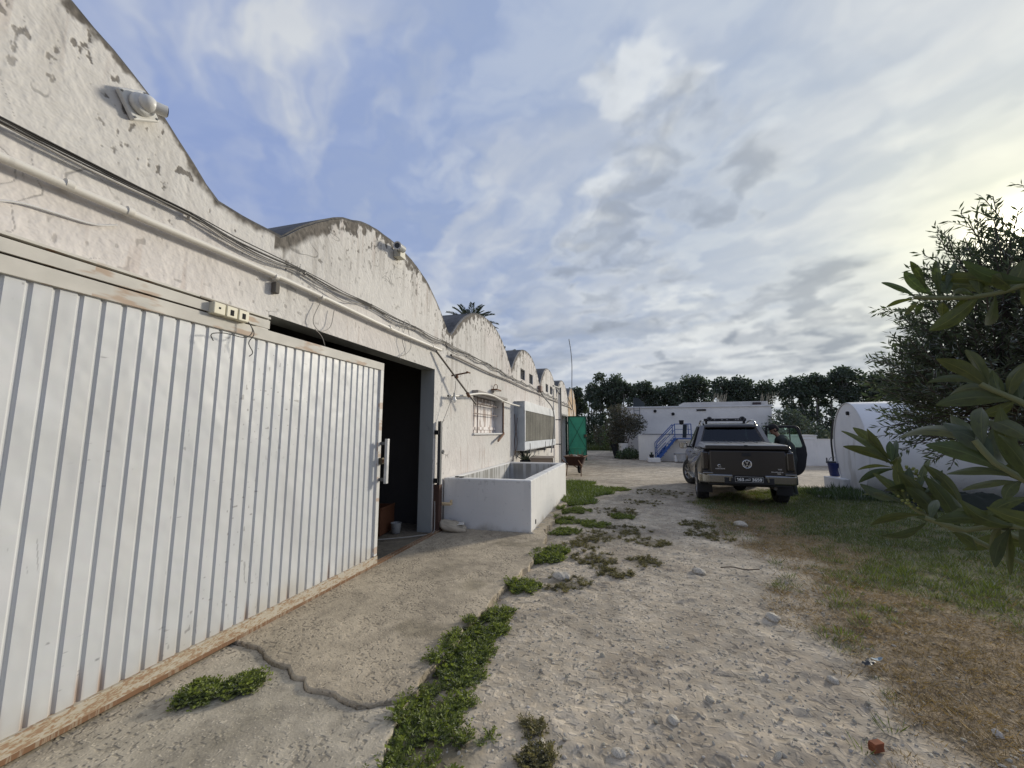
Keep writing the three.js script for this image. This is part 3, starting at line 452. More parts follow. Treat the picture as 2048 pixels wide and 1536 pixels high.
{ // post at the right of the doorway: brown timber below, grey steel above
  const t = thing('door_stop_post', 'door stop post of brown timber below and grey steel above', 'post', [-2.87, 0, -5.9]);
  new MB().box(0, 0.375, 0, 0.1, 0.72, 0.11, 0.006).build('timber_base', std({ map: colorTex(128, 256, (u, v) => { const k = 0.075 + (fbm(u * 10, v * 1.5, 4, 551) - 0.5) * 0.07; return [k, k * 0.52, k * 0.36]; }), roughness: 0.85 }), t);
  new MB().box(0.012, 1.22, -0.01, 0.06, 1.02, 0.03).box(0.04, 1.22, 0.005, 0.012, 1.02, 0.06).build('steel_upright', greySteel, t);
  new MB().add(new THREE.TorusGeometry(0.028, 0.01, 8, 16), M4().makeRotationY(1.57).setPosition(0.05, 1.24, -0.06)).build('latch_eye', greySteel, t);
  for (const y of [0.8, 1.55]) new MB().box(-0.005, y, 0.06, 0.07, 0.07, 0.045, 0.004).build('clamp', darkGap, t);
  new MB().box(0.03, 0.8, -0.045, 0.02, 0.2, 0.03, 0.003).build('white_tag', washBright, t);
}
tag(new MB().box(-2.80, 0.42, -6.03, 0.22, 0.035, 0.09, 0.006).box(-2.71, 0.45, -6.06, 0.02, 0.06, 0.06, 0.004).build('ledge_bracket', std({ color: lin(0.62, 0.47, 0.27), roughness: 0.8 })), 'small cream ledge sticking out between post and trough', 'bracket');
// two cameras on the gables
{
  const white = std({ map: washMap, roughness: 0.4, color: lin(1.02, 1.03, 1.02) });
  const t = thing('security_camera', 'white turret camera on a square plate high on the nearest gable', 'camera', [-2.915, 3.60, -1.575]); t.rotation.x = 0.6;
  new MB().box(0.018, 0, 0, 0.036, 0.17, 0.17, 0.01).build('mount_plate', white, t);
  for (const [a, b] of [[-1, -1], [1, -1], [-1, 1], [1, 1]]) new MB().bar([0.03, a * 0.07, b * 0.07], [0.04, a * 0.07, b * 0.07], 0.007, 8).build('screw', greySteel, t);
  new MB().lathe([[0.0, 0.005], [0.066, 0.005], [0.066, 0.03], [0.055, 0.05], [0.0, 0.052]], 28, 0.034, 0, 0, M4().makeRotationZ(-Math.PI / 2)).build('collar', white, t);
  const ball = new MB().add(new THREE.SphereGeometry(0.052, 24, 16), M4().makeTranslation(0.085, 0.0, -0.012)).build('camera_head', white, t);
  new MB().bar([0.095, -0.012, -0.03], [0.125, -0.045, -0.085], 0.036, 20).build('lens_housing', white, ball);
  new MB().bar([0.125, -0.045, -0.085], [0.1265, -0.0466, -0.088], 0.028, 20).build('lens', std({ color: lin(0.01, 0.01, 0.012), roughness: 0.1 }), ball);
  const c = thing('security_camera', 'grey bullet camera near the top of the second gable', 'camera', [-2.915, 3.95, -4.52]);
  new MB().box(0.05, 0.0, -0.05, 0.1, 0.12, 0.13, 0.008).build('junction_box', std({ color: lin(0.55, 0.53, 0.44), roughness: 0.6 }), c);
  new MB().bar([0.06, 0.02, 0.0], [0.10, 0.03, 0.06], 0.018, 10).build('arm', greySteel, c);
  new MB().bar([0.10, 0.06, -0.04], [0.13, 0.025, 0.14], 0.05, 24).build('camera_body', std({ color: lin(0.35, 0.36, 0.36), roughness: 0.4 }), c);
  const ring = new MB().add(new THREE.TorusGeometry(0.046, 0.011, 10, 24), M4().lookAt(V(0.13, 0.025, 0.14), V(0.16, -0.01, 0.32), V(0, 1, 0)).setPosition(0.13, 0.025, 0.14)).build('lens_ring', std({ color: lin(0.5, 0.5, 0.5), roughness: 0.35 }), c);
  new MB().bar([0.129, 0.026, 0.135], [0.1305, 0.0245, 0.143], 0.041, 20).build('lens', std({ color: lin(0.008, 0.008, 0.01), roughness: 0.08 }), ring);
}
{ // surface socket box over the door
  const t = thing('socket_strip', 'cream row of electric socket boxes fixed above the sliding door', 'socket box', [-2.80, 2.43, -2.205]);
  const cr = std({ color: lin(0.66, 0.62, 0.47), roughness: 0.5 });
  new MB().box(-0.055, 0.055, 0.03, 0.11, 0.012, 0.36, 0.003).build('backing_board', std({ color: lin(0.25, 0.22, 0.18), roughness: 0.9 }), t);
  for (const z of [0.095, 0.0, -0.095]) { const b = new MB().box(0.0, 0.0, z, 0.075, 0.085, 0.088, 0.008).build('socket', cr, t); new MB().box(0.038, z > 0.05 ? 0.004 : -0.004, z, 0.006, z > 0.05 ? 0.014 : 0.042, z > 0.05 ? 0.014 : 0.026, 0.002).build('socket_hole', darkGap, b); }
  new MB().tube([[0.03, -0.02, -0.13], [0.055, -0.1, -0.16], [0.05, -0.16, -0.12], [0.04, -0.17, 0.06], [0.035, -0.2, 0.14], [0.035, -0.24, 0.12]], 0.0035, 5).build('loose_wire', cableMat, t);
  new MB().tube([[0.03, -0.02, -0.13], [0.06, -0.12, -0.17], [0.05, -0.2, -0.14], [0.05, -0.27, -0.18], [0.04, -0.3, -0.16]], 0.0035, 5).build('loose_wire', cableMat, t);
}
{ // white pipe along the facade
  const t = thing('wall_pipe', 'white plastic pipe running along the facade above the door', 'pipe', [-2.868, 0, 0]);
  const pts = []; for (let z = 1.9; z > -22.3; z -= 0.6) pts.push([0, 2.885 + 0.012 * Math.sin(z * 1.7) + (z < -9 ? (z + 9) * -0.002 : 0), z]);
  new MB().tube(pts.filter((p) => p[2] > -6.4), 0.0245, 14, 60).build('pipe', pvc, t);
  new MB().tube([[0, 2.885, -6.3], ...pts.filter((p) => p[2] < -6.4)], 0.02, 10, 70).build('narrow_pipe', std({ color: lin(0.30, 0.275, 0.25), roughness: 0.7 }), t);
  for (const z of [0.2, -1.3, -1.58, -2.65, -3.2, -4.4, -5.6]) new MB().bar([0, 2.885, z - 0.016], [0, 2.885, z + 0.016], 0.030, 16).box(-0.02, 2.885, z, 0.05, 0.02, 0.02).build('pipe_clip', pvc, t);
  new MB().box(-0.025, 2.80, -2.68, 0.05, 0.1, 0.05, 0.01).build('broken_clip', std({ color: lin(0.12, 0.11, 0.095), roughness: 0.9 }), t);
}
{ // bundle of cables above the pipe
  const t = thing('cable_bundle', 'dark bundle of cables strung along the gables above the pipe', 'cables', [-2.9, 0, 0]);
  const R = rngOf(91); const strand = (r, off, sag, m, z1 = -22) => { const p = []; let k = 0; for (let z = 1.9; z > z1; z -= 0.32, k++) { const ph = (z + 1.93) / 1.05; const clip = Math.abs(Math.sin(ph * Math.PI)); p.push([0.016 + off[0] + 0.008 * R(), 3.06 + off[1] - sag * clip * (z < -1.9 ? 1 : 0.25) * (0.6 + 0.8 * R()) - (z < -9 ? 0.03 : 0), z]); } return new MB().tube(p, r, 6, p.length * 3).build('cable', m, t); };
  strand(0.009, [0, 0.008], 0.025, cableMat); strand(0.006, [0.008, -0.006], 0.04, cableMat); strand(0.005, [0.004, 0.0], 0.05, cableGrey); strand(0.005, [0.012, 0.012], 0.015, cableMat, -10); strand(0.005, [0.0, -0.01], 0.07, cableGrey, -12);
  for (let z = 0.17; z > -21; z -= 1.05) new MB().box(0.012, 3.055, z, 0.03, 0.06, 0.014, 0.003).build('cable_clip', cableGrey, t);
  for (const p of [[[0.03, 3.03, -4.75], [0.05, 2.98, -4.7], [0.02, 3.1, -4.8], [0.03, 3.07, -4.9], [0.05, 3.0, -4.8]], [[0.03, 3.0, -4.78], [0.03, 2.8, -4.72], [0.03, 2.62, -4.8], [0.02, 2.56, -4.68], [0.02, 2.52, -4.7]], [[0.03, 3.0, -4.85], [0.03, 2.75, -4.95], [0.03, 2.64, -4.85], [0.03, 2.58, -4.72]], [[0.02, 2.84, -3.2], [0.02, 2.62, -3.12], [0.02, 2.55, -3.2], [0.02, 2.62, -3.35], [0.02, 2.82, -3.4]], [[0.02, 2.55, -3.15], [0.015, 2.5, -3.25], [0.015, 2.42, -3.3]]]) new MB().tube(p, 0.004, 5).build('loose_wire', cableGrey, t);
  new MB().box(0.05, 3.1, -13.9, 0.1, 0.2, 0.28, 0.01).build('junction_box', std({ color: lin(0.24, 0.17, 0.14), roughness: 0.8 }), t);
  new MB().tube([[0.05, 2.98, -14.0], [0.12, 2.8, -14.3], [0.36, 2.45, -14.5], [0.4, 2.0, -14.7], [0.38, 1.5, -14.6], [0.36, 0.85, -14.2]], 0.022, 7).build('drop_cable', cableGrey, t);
}
tag(new MB().tube([[-2.905, 2.62, 0.2], [-2.905, 2.60, -0.9], [-2.905, 2.70, -1.15], [-2.905, 2.72, -1.3], [-2.905, 2.74, -1.45], [-2.905, 2.79, -1.55]], 0.006, 5).build('painted_wire', wash), 'thin whitewashed wire curving over the wall below the pipe', 'wire');
{ // bracket pole with a bulb
  const t = thing('lamp_pole', 'thin steel pole slanting down from the facade with a tap bracket', 'pole');
  new MB().bar([-2.86, 2.84, -5.72], [-2.66, 2.07, -7.0], 0.018, 10).build('pole', std({ color: lin(0.17, 0.155, 0.14), roughness: 0.6, metalness: 0.4 }), t);
  new MB().bar([-2.84, 2.52, -6.28], [-2.62, 2.6, -6.5], 0.014, 8).bar([-2.62, 2.6, -6.43], [-2.62, 2.6, -6.57], 0.014, 8).box(-2.76, 2.5, -6.3, 0.06, 0.05, 0.05, 0.008).build('tap_bracket', rustSteel, t);
  new MB().bar([-2.7, 2.25, -6.66], [-2.7, 2.2, -6.74], 0.03, 10).build('collar', rustSteel, t);
  const b = thing('hanging_bulb', 'bare light bulb hanging on a wire from the slanting pole', 'light bulb', [-2.77, 2.12, -6.25]);
  new MB().lathe([[0.0, -0.07], [0.02, -0.066], [0.034, -0.045], [0.036, -0.02], [0.026, 0.015], [0.018, 0.04]], 20).build('bulb', new THREE.MeshPhysicalMaterial({ color: lin(0.9, 0.9, 0.88), roughness: 0.25, transmission: 0.4, thickness: 0 }), b);
  new MB().bar([0, 0.035, 0], [0, 0.1, 0], 0.02, 14).build('lamp_holder', std({ color: lin(0.6, 0.58, 0.52), roughness: 0.5 }), b);
  new MB().tube([[0, 0.1, 0], [0.01, 0.2, -0.02], [0.0, 0.3, -0.03]], 0.005, 5).tube([[0, 0.09, 0.01], [-0.03, 0.0, 0.03], [-0.06, -0.28, 0.2], [-0.09, -0.5, 0.33]], 0.005, 5).build('wire', cableGrey, b);
}
tag(new MB().tube([[-2.84, 2.16, -6.15], [-2.80, 2.2, -6.6], [-2.72, 2.31, -7.4], [-2.70, 2.33, -8.1], [-2.72, 2.29, -8.8], [-2.76, 2.27, -9.6], [-2.74, 2.26, -10.7]], 0.022, 8).build('white_conduit', pvc), 'white hose bowed across the top of the shuttered window', 'hose');
{
  const t = thing('wall_lamp', 'small rusty floodlight on the wall above the shuttered window', 'wall lamp', [-2.9, 2.52, -8.75]);
  new MB().box(0.07, 0.0, 0, 0.14, 0.035, 0.34, 0.008).build('lamp_housing', rustSteel, t); new MB().box(0.072, -0.02, 0, 0.12, 0.006, 0.3).build('lamp_glass', std({ color: lin(0.5, 0.5, 0.48), roughness: 0.2 }), t);
  new MB().tube([[0.01, 0.02, 0.05], [0.04, 0.12, 0.04], [0.06, 0.12, -0.1], [0.05, 0.03, -0.12]], 0.008, 6).build('bracket', rustSteel, t);
}
{ // evaporative cooler: grey steel cabinet with a long pad
  const t = thing('evaporative_cooler', 'long grey steel cooler cabinet with a stained fibre pad on the wall', 'cooler', [WX, 1.05, -10.62]);
  const L = 5.0, cab = std({ map: colorTex(512, 256, (u, v) => { const k = 0.50 + (fbm(u * 10, v * 6, 5, 561) - 0.5) * 0.18 - smooth(0.6, 0.75, fbm(u * 30, v * 2, 3, 562)) * 0.1; return [k * 0.96, k, k * 1.04]; }), roughness: 0.5, metalness: 0.3 });
  new MB().box(0.14, 0.68, -0.012, 0.28, 1.34, 0.02).build('end_panel', std({ map: cab.map, roughness: 0.5, metalness: 0.3, color: lin(0.75, 0.78, 0.8) }), t); new MB().box(0.14, 0.68, -L, 0.28, 1.34, 0.02).build('end_panel', cab, t);
  new MB().box(0.29, 1.23, -L / 2, 0.03, 0.26, L + 0.01, 0.004).build('top_trough', cab, t); new MB().box(0.29, 0.14, -L / 2, 0.03, 0.22, L + 0.01, 0.004).build('bottom_trough', std({ map: cab.map, roughness: 0.5, metalness: 0.2, color: lin(1.2, 1.22, 1.25) }), t);
  new MB().box(0.29, 0.68, -0.05, 0.03, 0.84, 0.08).box(0.29, 0.68, -L + 0.05, 0.03, 0.84, 0.1).build('front_stile', cab, t);
  const pad = std({ map: colorTex(512, 256, (u, v) => { const s = fbm(u * 46, v * 0.8, 4, 571), m = fbm(u * 7, v * 3, 4, 572), q = vn(u * 160, v * 60, 573); const k = 0.16 + (s - 0.5) * 0.16 + (m - 0.5) * 0.10 + (q - 0.5) * 0.05; return [k * 1.04, k, k * 0.84]; }), bumpMap: grayTex(256, 256, (u, v) => 0.5 + 0.5 * Math.sin(v * 220 + Math.sin(u * 160))), bumpScale: 0.01, roughness: 0.95 });
  for (let k = 0; k < 4; k++) { const g = new MB().box(0.272, 0.68, -0.1 - 1.2 * (k + 0.5), 0.04, 0.84, 1.19).geo(0); const p = g.attributes.position, u = g.attributes.uv; for (let i = 0; i < p.count; i++) u.setXY(i, -p.getZ(i) / L, p.getY(i) - 0.26); mesh('fibre_pad', g, pad, t); }
  new MB().box(0.14, 1.35, -L / 2, 0.3, 0.015, L + 0.03).build('cover', cab, t); new MB().box(0.14, 0.02, -L / 2, 0.3, 0.02, L + 0.03).build('base_tray', cab, t);
  for (const z of [-0.6, -2.9, -4.6]) new MB().box(0.16, -0.04, z, 0.3, 0.1, 0.04).box(0.29, 0.1, z, 0.05, 0.2, 0.03).build('support_bracket', greySteel, t);
  new MB().box(0.2, -0.12, -0.15, 0.07, 0.2, 0.05, 0.005).build('outlet', darkGap, t);
  for (const p of [[[0.02, 1.0, 0.03], [0.05, 0.6, 0.02], [0.1, 0.2, 0.05], [0.04, -0.1, 0.12], [0.02, -0.25, 0.25]], [[0.1, 0.9, 0.02], [0.06, 0.5, 0.03], [0.02, 0.3, 0.02], [0.08, -0.2, 0.1]]]) new MB().tube(p, 0.007, 5).build('loose_wire', rustSteel, t);
}
{ // square lamp bracket post past the cooler
  const t = thing('bracket_post', 'slim white and grey post with a top arm beside the green door', 'post', [-2.72, 0, -17.3]);
  new MB().box(0, 1.75, 0, 0.08, 3.5, 0.08, 0.005).build('post', washBright, t); new MB().box(0.075, 1.75, 0.0, 0.05, 3.5, 0.05).build('grey_post', greySteel, t);
  new MB().beam([0.05, 3.48, 0], [-0.1, 3.48, 0.9], 0.05, 0.05).beam([0.03, 3.2, 0], [-0.06, 3.46, 0.5], 0.035, 0.035).build('arm', greySteel, t);
  for (const y of [1.05, 2.1]) new MB().box(-0.08, y, 0.05, 0.3, 0.04, 0.04).build('wall_tie', greySteel, t);
}
{ // green steel door leaf standing open
  const gm = std({ map: colorTex(256, 512, (u, v) => { const m = fbm(u * 5, v * 9, 4, 581), r = smooth(0.55, 0.7, fbm(u * 18, v * 3, 4, 582)) * smooth(0.35, 0.05, v); const k = 0.8 + (m - 0.5) * 0.35; return [mix(0.06 * k, 0.16, r), mix(0.46 * k, 0.17, r), mix(0.265 * k, 0.095, r)]; }), roughness: 0.55 });
  const gd = std({ color: lin(0.012, 0.085, 0.05), roughness: 0.55 });
  const t = thing('green_door', 'green steel door leaf with cross bracing standing open at the facade', 'door', [-2.84, 0.14, -20.75], 0.1);
  const g = new MB().box(0.475, 1.12, 0, 0.93, 2.22, 0.02).geo(0); { const p = g.attributes.position, u = g.attributes.uv; for (let i = 0; i < p.count; i++) u.setXY(i, p.getX(i), p.getY(i) / 2.25); } mesh('leaf_sheet', g, gm, t);
  new MB().box(0.03, 1.12, 0.022, 0.05, 2.25, 0.04).box(0.93, 1.12, 0.022, 0.05, 2.25, 0.04).box(0.48, 2.225, 0.022, 0.85, 0.045, 0.04).box(0.48, 0.02, 0.022, 0.85, 0.045, 0.04).build('frame', gd, t);
  new MB().box(0.48, 0.62, 0.024, 0.85, 0.05, 0.036).build('middle_rail', std({ color: lin(0.06, 0.36, 0.2), roughness: 0.5 }), t);
  for (const [a, b] of [[[0.06, 2.2], [0.9, 0.65]], [[0.9, 2.2], [0.06, 0.65]], [[0.06, 0.58], [0.33, 0.05]], [[0.9, 0.58], [0.62, 0.05]]]) new MB().beam([a[0], a[1], 0.018], [b[0], b[1], 0.018], 0.028, 0.02).build('brace', gd, t);
  new MB().box(0.86, 1.22, 0.05, 0.12, 0.2, 0.05, 0.01).build('lock_box', gd, t); new MB().bar([0.9, 1.2, 0.07], [0.9, 1.3, 0.07], 0.05, 12).build('handle', rustSteel, t);
  for (const y of [0.4, 1.9]) new MB().bar([0, y - 0.07, 0], [0, y + 0.07, 0], 0.025, 10).build('hinge', greySteel, t);
}
tag(new MB().tube([[-2.8, 2.85, -21.6], [-2.74, 2.78, -21.9], [-2.72, 3.2, -22.0], [-2.74, 4.0, -22.0], [-2.72, 5.4, -22.0], [-2.78, 6.2, -22.0], [-2.86, 6.75, -22.0]], 0.022, 8, 50).build('aerial_pole', greySteel), 'tall thin bent aerial pole rising above the far gables', 'aerial');
tag(new MB().tube([[-2.86, 3.4, -21.2], [-2.8, 3.0, -22.2], [-2.82, 2.8, -23.0], [-2.85, 2.4, -23.6], [-2.86, 1.2, -23.7]], 0.02, 6).build('hanging_cable', cableMat), 'black cable looping down the ochre end gable', 'cable');
// ---------------------------------------------------------------- concrete trough and what stands by it
{
  const inside = std({ map: colorTex(1024, 512, (u, v) => { const r = fbm(u * 60, v * 1.2, 4, 591), m = fbm(u * 8, v * 5, 4, 592); const w = smooth(0.45, 0.62, r) * smooth(0.1, 0.9, v); const k = 0.48 + (m - 0.5) * 0.2; return [mix(k, 0.21, w * 0.75), mix(k, 0.2, w * 0.75), mix(k * 0.97, 0.175, w * 0.75)]; }), roughness: 0.9 });
  const tw = std({ map: colorTex(1024, 512, (u, v) => { const x = u * 6, y = v * 1.2, m = fbm(x * 2, y * 2.4, 4, 594), d = smooth(0.16, 0.0, y + (fbm(x * 6, y * 5, 4, 595) - 0.5) * 0.22), r = smooth(0.52, 0.75, fbm(x * 12, y * 0.9, 4, 596)) * smooth(0.2, 0.8, y); const ch = smooth(0.64, 0.70, fbm(x * 22, y * 22, 4, 597)) * smooth(0.70, 0.83, y), sp = smooth(0.88, 0.95, vn(x * 26, y * 26, 598)) * 0.25; let k = 0.70 + (m - 0.5) * 0.10; k = mix(k, 0.46, r * 0.22); k = mix(k, 0.34, Math.max(ch * 0.6, sp)); return [mix(k, 0.34, d * 0.75), mix(k * 0.985, 0.30, d * 0.75), mix(k * 0.945, 0.235, d * 0.75)]; }), bumpMap: washBump, bumpScale: 0.006, roughness: 0.85 });
  const TW = (m, n, par) => { const g = m.geo(0), p = g.attributes.position, u = g.attributes.uv; for (let i = 0; i < p.count; i++) u.setXY(i, (p.getX(i) - p.getZ(i)) / 6, Math.max(0, p.getY(i)) / 1.2); return mesh(n, g, tw, par); };
  const t = thing('concrete_trough', 'long whitewashed concrete water trough built against the facade', 'trough', [0, 0, 0]);
  const x0 = -2.9, x1 = -1.43, z0 = -6.18, z1 = -9.98, h = 0.81, w = 0.15;
  TW(new MB().box((x0 + x1) / 2, h / 2 - 0.03, z0 - w / 2, x1 - x0, h + 0.06, w, 0.018), 'end_wall', t); new MB().box((x0 + x1) / 2, h / 2 - 0.03, z1 + w / 2, x1 - x0, h + 0.06, w, 0.018).build('end_wall', washBright, t);
  TW(new MB().box(x1 - w / 2, h / 2 - 0.031, (z0 + z1) / 2, w - 0.004, h + 0.058, z0 - z1 - 2 * w + 0.03, 0.012), 'side_wall', t); new MB().box(x0 + 0.05, h / 2 - 0.031, (z0 + z1) / 2, 0.1, h + 0.05, z0 - z1 - 2 * w + 0.02, 0.01).build('back_ledge', wash, t);
  const I = (m, n) => { const g = m.geo(0), p = g.attributes.position, u = g.attributes.uv; for (let i = 0; i < p.count; i++) u.setXY(i, (p.getX(i) - p.getZ(i)) / 4, p.getY(i) / 0.8); mesh(n, g, inside, t); };
  I(new MB().box(x0 + 0.104, 0.44, (z0 + z1) / 2, 0.006, 0.68, z0 - z1 - 2 * w - 0.01), 'inner_back'); I(new MB().box((x0 + x1) / 2 - 0.02, 0.44, z1 + w + 0.004, x1 - x0 - 0.27, 0.68, 0.006), 'inner_end'); I(new MB().box(x1 - w - 0.002, 0.44, (z0 + z1) / 2, 0.006, 0.68, z0 - z1 - 2 * w - 0.01), 'inner_side');
  new MB().box((x0 + x1) / 2, 0.1, (z0 + z1) / 2, x1 - x0 - 0.26, 0.06, z0 - z1 - 2 * w).build('trough_floor', std({ color: lin(0.28, 0.27, 0.25), roughness: 0.9 }), t);
  new MB().box(x1 + 0.003, 0.13, -6.5, 0.012, 0.07, 0.025, 0.003).build('drain_slot', darkGap, t);
  const edge = []; { const R = rngOf(5); for (let i = 0; i < 46; i++) { const a = i / 46; const s = 0.018 + 0.03 * R(); edge.push([a < 0.35 ? mix(x0 + 0.2, x1, a / 0.35) : x1 + 0.01, 0.03, a < 0.35 ? z0 + 0.012 : mix(z0, z1, (a - 0.35) / 0.65), s]); } }
  const e = new MB(); for (const [x, y, z, s] of edge) e.add(stoneG[Math.floor(s * 1000) % 5].clone(), M4().makeScale(s * 1.6, s * 0.6, s).setPosition(x, y - 0.01, z)); e.build('mortar_footing', std({ map: stoneMap, roughness: 0.95, color: lin(0.72, 0.7, 0.66) }), t, 2);
  const lid = tag(new MB().bar([-2.70, 0.818, -6.26], [-2.70, 0.832, -6.26], 0.035, 14).bar([-2.62, 0.818, -6.27], [-2.62, 0.828, -6.27], 0.045, 14).build('black_caps', darkGap), 'two small black caps lying on the near rim of the trough', 'caps');
}
{ // sack
  const g = new THREE.SphereGeometry(1, 28, 18), p = g.attributes.position; for (let i = 0; i < p.count; i++) { const x = p.getX(i), y = p.getY(i), z = p.getZ(i); const n = 1 + (fbm(x * 2.2 + 3, z * 2.2 + y * 2, 4, 601) - 0.5) * 0.55; p.setXYZ(i, Math.sign(x) * Math.pow(Math.abs(x), 0.75) * 0.19 * n, Math.max(-0.055, Math.sign(y) * Math.pow(Math.abs(y), 0.7) * 0.085 * n + x * -0.05), Math.sign(z) * Math.pow(Math.abs(z), 0.8) * 0.13 * n); } g.computeVertexNormals();
  const t = thing('folded_sack', 'crumpled beige sack on the concrete at the foot of the trough', 'sack', [-2.63, 0.085, -5.98], 0.25);
  mesh('sack_body', g, std({ map: stoneMap, color: lin(0.85, 0.77, 0.64), roughness: 0.9 }), t); const f = new THREE.PlaneGeometry(0.2, 0.14, 8, 6); f.rotateX(-1.5); const q = f.attributes.position; for (let i = 0; i < q.count; i++) q.setY(i, q.getY(i) + 0.03 * fbm(q.getX(i) * 20, q.getZ(i) * 20, 3, 605)); f.computeVertexNormals(); mesh('sack_flap', f, std({ color: lin(0.6, 0.57, 0.5), roughness: 0.9, side: THREE.DoubleSide }), t).position.set(0.07, 0.045, 0.03);
}
tag(new MB().tube([[-2.86, 0.5, -5.78], [-2.85, 0.2, -5.77], [-2.84, 0.05, -5.72], [-2.95, 0.05, -5.5], [-3.3, 0.05, -5.2], [-3.8, 0.05, -4.9]], 0.008, 6).build('floor_cable', cableGrey), 'pale cable trailing from the jamb over the doorway floor', 'cable');
// plank seat on the trough rim, aloe plant
{
  const t = thing('wooden_plank', 'short weathered plank lying across the far end of the trough', 'plank', [-2.2, 0.875, -10.9], 0.12);
  new MB().box(0, 0, 0, 0.62, 0.035, 0.9, 0.006).build('board', std({ color: lin(0.2, 0.165, 0.13), roughness: 0.9 }), t); for (const z of [-0.38, 0.38]) new MB().box(0, -0.48, z, 0.55, 0.92, 0.06).build('leg', std({ color: lin(0.22, 0.18, 0.15), roughness: 0.9 }), t);
  const a = thing('aloe_plant', 'spiky aloe plant growing behind the far end of the trough', 'plant', [-2.62, 0.62, -10.75]); const R = rngOf(12); const am = std({ color: lin(0.085, 0.10, 0.06), roughness: 0.6 });
  new MB().lathe([[0, 0], [0.13, 0], [0.17, 0.22], [0.15, 0.24], [0, 0.2]], 16, 0, -0.05, 0).build('pot', darkGap, a); new MB().box(0, -0.34, 0, 0.35, 0.6, 0.35, 0.01).build('plinth', wash, a);
  for (let i = 0; i < 20; i++) { const an = i * 2.4, ti = 0.25 + 0.75 * (i / 20), L = 0.26 + 0.14 * R(); const dx = Math.cos(an) * ti, dz = Math.sin(an) * ti; const g = new THREE.ConeGeometry(0.032, L, 5); g.translate(0, L / 2, 0); g.scale(1, 1, 0.5); const q = new THREE.Quaternion().setFromUnitVectors(V(0, 1, 0), V(dx, 1.1 - ti * 0.7, dz).normalize()); g.applyQuaternion(q); g.translate(0, 0.15, 0); mesh('leaf', flat(g), am, a); }
}
{ // wheelbarrow seen from behind
  const t = thing('wheelbarrow', 'rusty wheelbarrow loaded with rubble in front of the green door', 'wheelbarrow', [-1.78, 0, -15.1], -0.1);
  const tray = new THREE.CylinderGeometry(0.5, 0.3, 0.33, 4, 1, true); tray.rotateY(Math.PI / 4); tray.scale(0.98, 1, 1.15); tray.translate(0, 0.52, 0);
  mesh('tray', flat(tray), std({ color: lin(0.04, 0.016, 0.013), roughness: 0.85, side: THREE.DoubleSide }), t); new MB().box(0, 0.36, 0, 0.41, 0.02, 0.48).build('tray_bottom', rustSteel, t);
  new MB().bar([-0.36, 0.685, -0.42], [0.36, 0.685, -0.42], 0.014).bar([-0.36, 0.685, 0.42], [0.36, 0.685, 0.42], 0.014).bar([-0.36, 0.685, -0.42], [-0.36, 0.685, 0.42], 0.014).bar([0.36, 0.685, -0.42], [0.36, 0.685, 0.42], 0.014).build('rim', rustSteel, t);
  new MB().tube([[-0.28, 0.6, 0.95], [-0.26, 0.42, 0.4], [-0.18, 0.34, -0.2], [-0.07, 0.2, -0.6]], 0.02, 8).tube([[0.28, 0.6, 0.95], [0.26, 0.42, 0.4], [0.18, 0.34, -0.2], [0.07, 0.2, -0.6]], 0.02, 8).build('handle', rustSteel, t);
  for (const s of [-1, 1]) new MB().bar([s * 0.25, 0.4, 0.3], [s * 0.27, 0.0, 0.42], 0.018).build('leg', rustSteel, t);
  new MB().add(new THREE.TorusGeometry(0.15, 0.05, 10, 24), M4().makeRotationY(Math.PI / 2).setPosition(0, 0.2, -0.6)).build('wheel', darkGap, t);
  const R = rngOf(17); for (let i = 0; i < 12; i++) { const s = 0.05 + 0.07 * R(); const g = stoneG[i % 5].clone(); g.scale(s * 1.3, s, s); g.translate((R() - 0.5) * 0.5, 0.64 + 0.06 * R(), (R() - 0.5) * 0.6); mesh('rubble_lump', g, i % 4 === 0 ? paleStone : rustSteel, t); }
}
// things just inside the doorway; white bucket greyed to paint in the indoor dimness
{
  const c = thing('orange_crate', 'orange plastic crate in the dark just inside the doorway', 'crate', [-3.75, 0.03, -5.55], 0.15); const om = std({ color: lin(0.10, 0.034, 0.011), roughness: 0.75 });
  new MB().box(0, 0.02, 0, 0.4, 0.03, 0.5).box(-0.195, 0.2, 0, 0.02, 0.38, 0.5).box(0.195, 0.2, 0, 0.02, 0.38, 0.5).box(0, 0.2, -0.24, 0.37, 0.38, 0.02).box(0, 0.2, 0.24, 0.37, 0.38, 0.02).build('crate_body', om, c); new MB().box(0, 0.39, 0.252, 0.42, 0.03, 0.02).box(0.207, 0.39, 0, 0.02, 0.03, 0.5).build('crate_rim', om, c);
  const b = thing('paint_bucket', 'small white bucket standing inside the doorway by the jamb', 'bucket', [-3.42, 0.03, -5.62]);
  new MB().lathe([[0.0, 0], [0.065, 0], [0.076, 0.14], [0.08, 0.14], [0.08, 0.15], [0.072, 0.15], [0.06, 0.01]], 24).build('bucket_body', std({ color: lin(0.3, 0.3, 0.29), roughness: 0.5, side: THREE.DoubleSide }), b); new MB().tube([[-0.078, 0.14, 0], [0, 0.08, 0.078], [0.078, 0.14, 0]], 0.004, 5).build('handle', greySteel, b);
  tag(new MB().beam([-3.3, 0.05, -4.2], [-4.4, 0.05, -5.6], 0.07, 0.03).build('timber_batten', std({ color: lin(0.2, 0.15, 0.11), roughness: 0.9 })), 'loose timber batten on the floor inside the doorway', 'batten');
}
